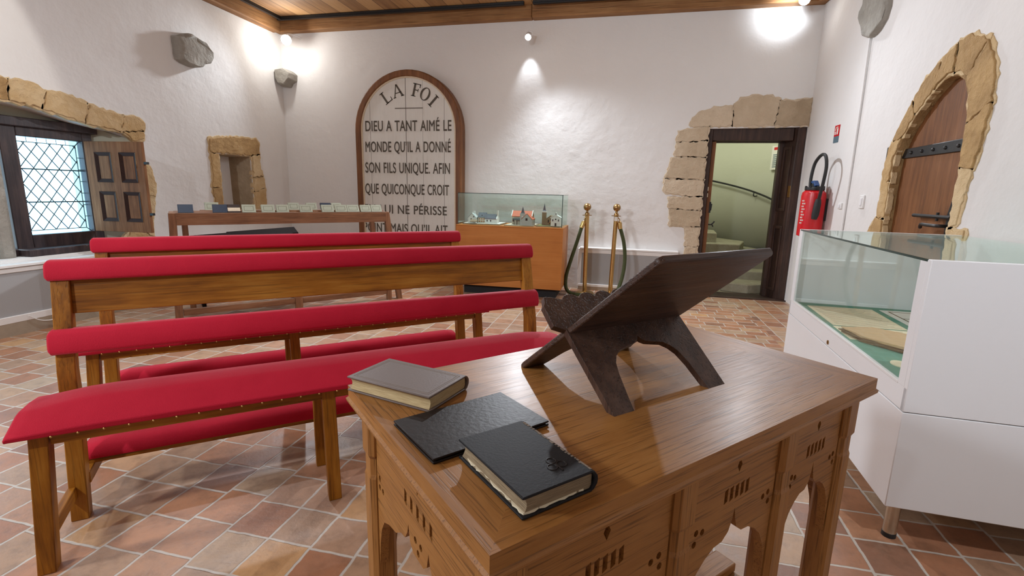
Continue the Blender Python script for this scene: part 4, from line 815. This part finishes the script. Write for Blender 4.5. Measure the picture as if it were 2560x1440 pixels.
for u, v in ((.05, .05), (CW-.05, .05), (.05, CDp-.05), (CW-.05, CDp-.05)):
    bm = NB(); lathe(bm, [(.020, .012), (.020, CB+.002)], u, v, 20); lg = obj('foot', bm, 'steel', vc, smooth=True)
    bm = NB(); lathe(bm, [(.021, 0), (.021, .016), (.018, .018)], u, v, 20); obj('rubber_tip', bm, 'rubber', lg, smooth=True)
def cpt(u, v, z): return (CXo+u*math.cos(CYW)-v*math.sin(CYW), CYo+u*math.sin(CYW)+v*math.cos(CYW), z)
FZ = CG-.0078
def sheet(name, pts, z, mat, lab, lines=0, frame=False, th=.0015):
    c = (sum(p[0] for p in pts)/len(pts), sum(p[1] for p in pts)/len(pts)); t = thing(name, lab, 'document', cpt(c[0], c[1], z), CYW)
    q = [(p[0]-c[0], p[1]-c[1]) for p in pts]; bm = NB(); prism(bm, q, lambda a, b: (a, b, 0), lambda a, b: (a, b, th)); obj('paper_sheet', bm, mat, t)
    if lines:
        bm = NB(); x0, x1 = min(p[0] for p in q)+.02, max(p[0] for p in q)-.03; y0, y1 = min(p[1] for p in q)+.03, max(p[1] for p in q)-.03
        for k in range(lines): y = y0+(y1-y0)*k/(lines-1); box(bm, x0, x1-.04*((k*7) % 3)/2, y, y+.004, th, th+.0004)
        obj('handwriting', bm, 'ink', t)
    return t
sheet('document_sheet', [(.055, .842), (.362, .852), (.375, 1.285), (.06, 1.275)], FZ, 'parch', 'large cream parchment sheet with handwriting, deepest in the white display case', 18)
sheet('document_sheet', [(.405, .93), (.60, .94), (.60, 1.305), (.41, 1.288)], FZ, 'paper', 'white sheet with a dark frame line right of the large parchment in the display case', 0)
sheet('document_sheet', [(.045, .60), (.37, .58), (.365, .833), (.048, .822)], FZ, 'parch', 'pale sheet lying half under the brown letter packet in the display case', 8)
bm = NB()
for a in ((.44, .57, 1.255, 1.262), (.44, .447, .98, 1.26), (.44, .60, 1.10, 1.107)): box(bm, *a, 0, .0006)
o = obj('printed_frame', bm, 'oldleaf', [x for x in bpy.data.objects if x.name == 'document_sheet.001'][0]); o.location = (-.504, -1.116, .0015)
lt = thing('letter_packet', 'thick brown bundle of old letters with frayed edges in the display case', 'letters', cpt(.15, .60, FZ+.0016), CYW)
for k, (dx, dy, rz_, m_) in enumerate(((0, 0, 2, 'oldleaf'), (.006, -.006, -3, 'oldleaf'), (-.004, .004, 4, 'oldleaf'), (.004, .002, -2, 'manila'), (0, 0, 1, 'manila'))):
    q = jag([(-.08, -.03), (.02, -.16), (.14, -.19), (.18, .04), (.03, .15), (-.10, .12)], .006, .04, 50+k); bm = NB(); tfm = Matrix.Rotation(R(rz_), 4, 'Z')
    prism(bm, q, lambda a, b: tfm @ Vector((a+dx, b+dy, .005*k)), lambda a, b: tfm @ Vector((a+dx, b+dy, .005*k+.0046))); obj('letter', bm, m_, lt)
bm = NB(); tube(bm, [(0, 0, 0), (0, 0, .004), (0, 0, .006)], [.034, .034, .028], 24); 
for v in bm.verts: v.co.y *= 1.25
o = tag(obj('oval_medal', bm, 'parch', smooth=True, loc=cpt(.105, .285, FZ)), 'small oval cream medallion at the near corner of the green display tray', 'medallion')

# ------------------------------------------------------------------ oak table
TX, TY, TYAW, TH = -.11, .409, R(46.813), .769
TLn, TW = .923, .506
tb = thing('oak_table', 'carved oak side table with pierced aprons holding books and a folding bookstand', 'table', (TX, TY, 0), TYAW)
bd = .075
bm = NB(); box(bm, bd, TLn-bd, bd, TW-bd, TH-.022, TH); obj('tabletop', bm, 'oak_x', tb)
for nm, pts, mt in (('top_border', [(0, 0), (TLn, 0), (TLn-bd, bd), (bd, bd)], 'oak_x'), ('top_border', [(0, TW), (bd, TW-bd), (TLn-bd, TW-bd), (TLn, TW)], 'oak_x'), ('top_border', [(0, 0), (bd, bd), (bd, TW-bd), (0, TW)], 'oak_y'), ('top_border', [(TLn, 0), (TLn, TW), (TLn-bd, TW-bd), (TLn-bd, bd)], 'oak_y')):
    bm = NB(); prism(bm, pts, lambda a, b: (a, b, TH-.022), lambda a, b: (a, b, TH)); obj(nm, bm, mt, tb)
bm = NB(); rings = []
for o_, z in ((.000, TH-.0221), (-.004, TH-.026), (-.003, TH-.031), (.004, TH-.034), (.012, TH-.042), (.020, TH-.046)):
    rings.append([bm.verts.new(p) for p in ((o_, o_, z), (TLn-o_, o_, z), (TLn-o_, TW-o_, z), (o_, TW-o_, z))])
loft(bm, rings); obj('edge_moulding', bm, 'oak_x', tb)
I0 = .016    # frame inset
PW = .050
us = [I0, .325, .615, TLn-I0-PW]
zt = TH-.045
def tpost(u, v):
    bm = NB(); c = .008
    prof = [(zt, .0), (zt-.075, 0), (zt-.083, .0035), (zt-.115, .0035), (zt-.123, 0.0015), (.10, .002), (.085, 0), (0, 0)]
    rings = []
    for z, i in prof:
        a, b, d, e = u+i, u+PW-i, v+i, v+PW-i; k = c
        rings.append([bm.verts.new(p) for p in ((a+k, d, z), (b-k, d, z), (b, d+k, z), (b, e-k, z), (b-k, e, z), (a+k, e, z), (a, e-k, z), (a, d+k, z))])
    loft(bm, rings); obj('leg', bm, 'oak_z', tb)
for u in us:
    tpost(u, I0); tpost(u, TW-I0-PW)
def bay(c, hw, lower=.17):   # outline of one pierced apron: centre, half-width; z values below zt
    half = [(.0, -.105), (.004, -.125), (.012, -.145), (.028, -.158), (.050, -.160), (.072, -.172), (.092, -.190), (.108, -.218), (.116, -.25), (.120, -.29)]
    s = hw/.122; rp_ = [(c+x*s, zt+z) for x, z in half]; lp_ = [(c-x*s, zt+z) for x, z in half[1:]]
    return [(c-hw, zt), (c+hw, zt), (c+hw, zt-.30)] + rp_[::-1] + lp_ + [(c-hw, zt-.30)]
def hol(c, hw):
    hs = [[(c, zt-.014), (c+.0065, zt-.027), (c, zt-.040), (c-.0065, zt-.027)]]
    for k in range(-2, 3): x = c+k*.0150; hs.append([(x-.0045, zt-.088), (x+.0045, zt-.084), (x+.0045, zt-.060), (x-.0045, zt-.064)])
    for sx_ in (-1, 1):
        for dx, dz in ((.104, -.112), (.088, -.116), (.107, -.131)):
            cx_ = c+sx_*dx*hw/.122; hs.append([(cx_+.0055*math.cos(k/8*math.tau), zt+dz+.0062*math.sin(k/8*math.tau)) for k in range(8)])
    return hs
for v in (I0+.012, TW-I0-.028):
    for a, b in zip(us, us[1:]):
        c, hw = (a+PW+b)/2, (b-a-PW)/2; bm = NB(); plate(bm, bay(c, hw), hol(c, hw), lambda x, z: (x, v, z), lambda x, z: (x, v+.016, z)); obj('pierced_apron', bm, 'oak_x', tb)
def sidebay(c, hw):
    half = [(.0, -.157), (.018, -.157), (.030, -.146), (.036, -.118), (.040, -.135), (.050, -.152), (.068, -.156), (.090, -.172), (.120, -.178), (.145, -.190), (.160, -.215), (.169, -.25), (.173, -.29)]
    s = hw/.175; rp_ = [(c+x*s, zt+z) for x, z in half]; lp_ = [(c-x*s, zt+z) for x, z in half[1:]]
    return [(c-hw, zt), (c+hw, zt), (c+hw, zt-.30)] + rp_[::-1] + lp_ + [(c-hw, zt-.30)]
def sidehol(c, hw):
    hs = [[(c, zt-.018), (c+.008, zt-.032), (c, zt-.046), (c-.008, zt-.032)]]
    for k in range(-2, 3): x = c+k*.024; hs.append([(x-.0045, zt-.090), (x+.0045, zt-.086), (x+.0045, zt-.062), (x-.0045, zt-.066)])
    for dx, dz in ((-.010, -.128), (.010, -.128), (0, -.145), (-.165, -.112), (-.150, -.130), (-.166, -.130), (.165, -.112), (.150, -.130), (.166, -.130)):
        hs.append([(c+dx*hw/.175*.98+.0055*math.cos(k/8*math.tau), zt+dz+.0062*math.sin(k/8*math.tau)) for k in range(8)])
    return hs
for u in (I0+.012, TLn-I0-.028):
    c, hw = TW/2, TW/2-I0-PW; bm = NB(); plate(bm, sidebay(c, hw), sidehol(c, hw), lambda y, z: (u, y, z), lambda y, z: (u+.016, y, z)); obj('pierced_apron', bm, 'oak_y', tb)
bm = NB(); box(bm, I0+.01, TLn-I0-.01, TW/2-.03, TW/2+.03, .16, .185); obj('stretcher', bm, 'oak_x', tb, bevel=.004)
for u in (I0+.012, TLn-I0-.038): bm = NB(); box(bm, u, u+.026, I0+.04, TW-I0-.04, .12, .16); obj('stretcher', bm, 'oak_y', tb, bevel=.004)

# ------------------------------------------------------------------ folding X bookstand
LX, LY, LYAW = -.087, .852, R(44.881)
ls = thing('folding_bookstand', 'dark carved wooden X-shaped folding bookstand standing on the oak table', 'bookstand', (LX, LY, TH), LYAW)
h_, af, br_ = .117, -.131, .145
def board_map(v0):
    d = Vector((-v0, h_)).normalized(); n = Vector((d.y, -d.x))
    if n.y < 0: n = -n
    return lambda u, s, o: (u, v0+d.x*s+n.x*o, d.y*s+n.y*o)
A = [(-.003, .0), (.0425, .0), (.0470, .030), (.054, .070), (.0600, .090), (.070, .104), (.085, .113), (.105, .1175), (.125, .1205), (.138, .1265), (.1455, .1365), (.150, .127), (.160, .1205), (.176, .117), (.197, .1125), (.211, .102), (.222, .087), (.230, .060), (.234, .032), (.238, .0),
     (.2865, .0), (.288, .170), (.305, .182), (.306, .228), (.292, .244)]
for cx_ in (.252, .208, .164, .120, .079, .038):
    for k in range(7):
        a = R(15+150*k/6); A.append((cx_+.0205*math.cos(a), .234+.0145*math.sin(a)))
A += [(-.004, .246), (-.020, .248), (-.024, .236), (-.030, .228), (-.030, .184), (-.008, .172)]
mA = board_map(af); bm = NB(); prism(bm, A, lambda u, s: mA(u, s, -.0125), lambda u, s: mA(u, s, .0)); obj('scalloped_board', bm, 'dark_y' if False else 'dark_z', ls, bevel=.003)
B = [(-.014, .020), (-.010, .004), (.006, .0), (.036, .004), (.044, .030), (.055, .075), (.070, .100), (.095, .115), (.125, .121), (.1415, .135), (.158, .121), (.19, .115), (.215, .095), (.232, .06), (.240, .0), (.286, .0), (.286, .175), (.292, .19), (.282, .428), (.272, .436), (.008, .4345), (.0, .428), (-.004, .19), (-.008, .175)]
mB = board_map(br_); bm = NB(); prism(bm, B, lambda u, s: mB(u, s, -.0125), lambda u, s: mB(u, s, 0)); obj('reading_board', bm, 'dark_x', ls, bevel=.003)

# ------------------------------------------------------------------ books on the oak table
def book(loc, yaw, L_, W_, H_, lab, cover, pages, worn=False):
    # L_ along u (fore edge at u=0, spine at u=L_), W_ along v (head at v=0)
    t = thing('old_book', lab, 'book', loc, yaw); ct = .0032
    bm = NB(); 
    for z in (0, H_-ct): box(bm, 0, L_-.004, 0, W_, z, z+ct)
    pts = [(L_-.006, 0), (L_-.001, .002), (L_+.004, H_*.3), (L_+.005, H_*.5), (L_+.004, H_*.7), (L_-.001, H_-.002), (L_-.006, H_), (L_-.006, H_-ct), (L_-.002, H_*.68), (L_-.001, H_*.5), (L_-.002, H_*.32), (L_-.006, ct)]
    prism(bm, pts, lambda a, b: (a, 0, b), lambda a, b: (a, W_, b)); cv = obj('cover', bm, cover, t, bevel=.0012)
    bm = NB(); n = 8; rings = []
    for v in (.004, W_-.004):
        ring = [bm.verts.new((.004+.0045*math.sin(math.pi*k/n), v, ct+(H_-2*ct)*k/n)) for k in range(n+1)] + [bm.verts.new((L_-.003, v, H_-ct)), bm.verts.new((L_-.003, v, ct))]
        rings.append(ring)
    loft(bm, rings); obj('page_block', bm, pages, t)
    return t, cv
t1, c1 = book((-.2898, .6869, TH+.0005), R(75.786), .1153, .1808, .0272, 'thick grey-brown book with a tooled border on the far left corner of the oak table', 'leather_brown', 'pages')
bm = NB()
for i in (.008, .012):
    for q_ in ((i, .110-i, i, i+.0008), (i, .110-i, .1808-i-.0008, .1808-i), (i, i+.0008, i, .1808-i), (.110-i-.0008, .110-i, i, .1808-i)): box(bm, *q_, .0271, .0274)
obj('tooled_border', bm, 'leather_scuff', c1)
t3, c3 = book((-.0891, .4672, TH+.0005), R(46.602), .1079, .1527, .028, 'thick black leather book with an embossed clover mark nearest on the oak table', 'leather_black', 'pages_dark')
bm = NB()
for dx, dy in ((0, .008), (-.007, -.004), (.007, -.004)):
    a = [(.073+dx+.0062*math.cos(k/16*math.tau), .036+dy+.0062*math.sin(k/16*math.tau), .0281) for k in range(17)]; tube(bm, a, .0009, 5)
tube(bm, [(.073, .036, .0281), (.073, .020, .0281)], .0012, 5); obj('embossed_mark', bm, 'leather_dark', c3, smooth=True)
rnd = random.Random(5)
bm = NB()
for k in range(26):
    y = .004+.145*k/26; box(bm, .1015+rnd.uniform(-.001, .001), .1045, y, y+rnd.uniform(.002, .006), .0279, .0284)
obj('worn_edge', bm, 'leather_scuff', c3)
bm = NB(); q = jag([(.0035, .007), (.09, .007), (.09, .14), (.0035, .14)], .0018, .007, 77); prism(bm, q, lambda a, b: (a+.0005, b-.004, .0036), lambda a, b: (a+.0005, b-.004, .0058)); obj('torn_leaf', bm, 'parch', t3)
fb = thing('leather_folder', 'thin dark leather folder lying flat between the two thick books on the oak table', 'folder', (-.2261, .5466, TH+.0005), R(49.117))
for nm, z0, z1, i in (('lower_cover', 0, .0030, 0), ('leaves', .0030, .0052, .004), ('upper_cover', .0052, .0080, .0)):
    bm = NB(); box(bm, i, .1994-i, i, .1327-i, z0, z1); obj(nm, bm, 'oldleaf' if nm == 'leaves' else 'leather_dark', fb, bevel=.0008)
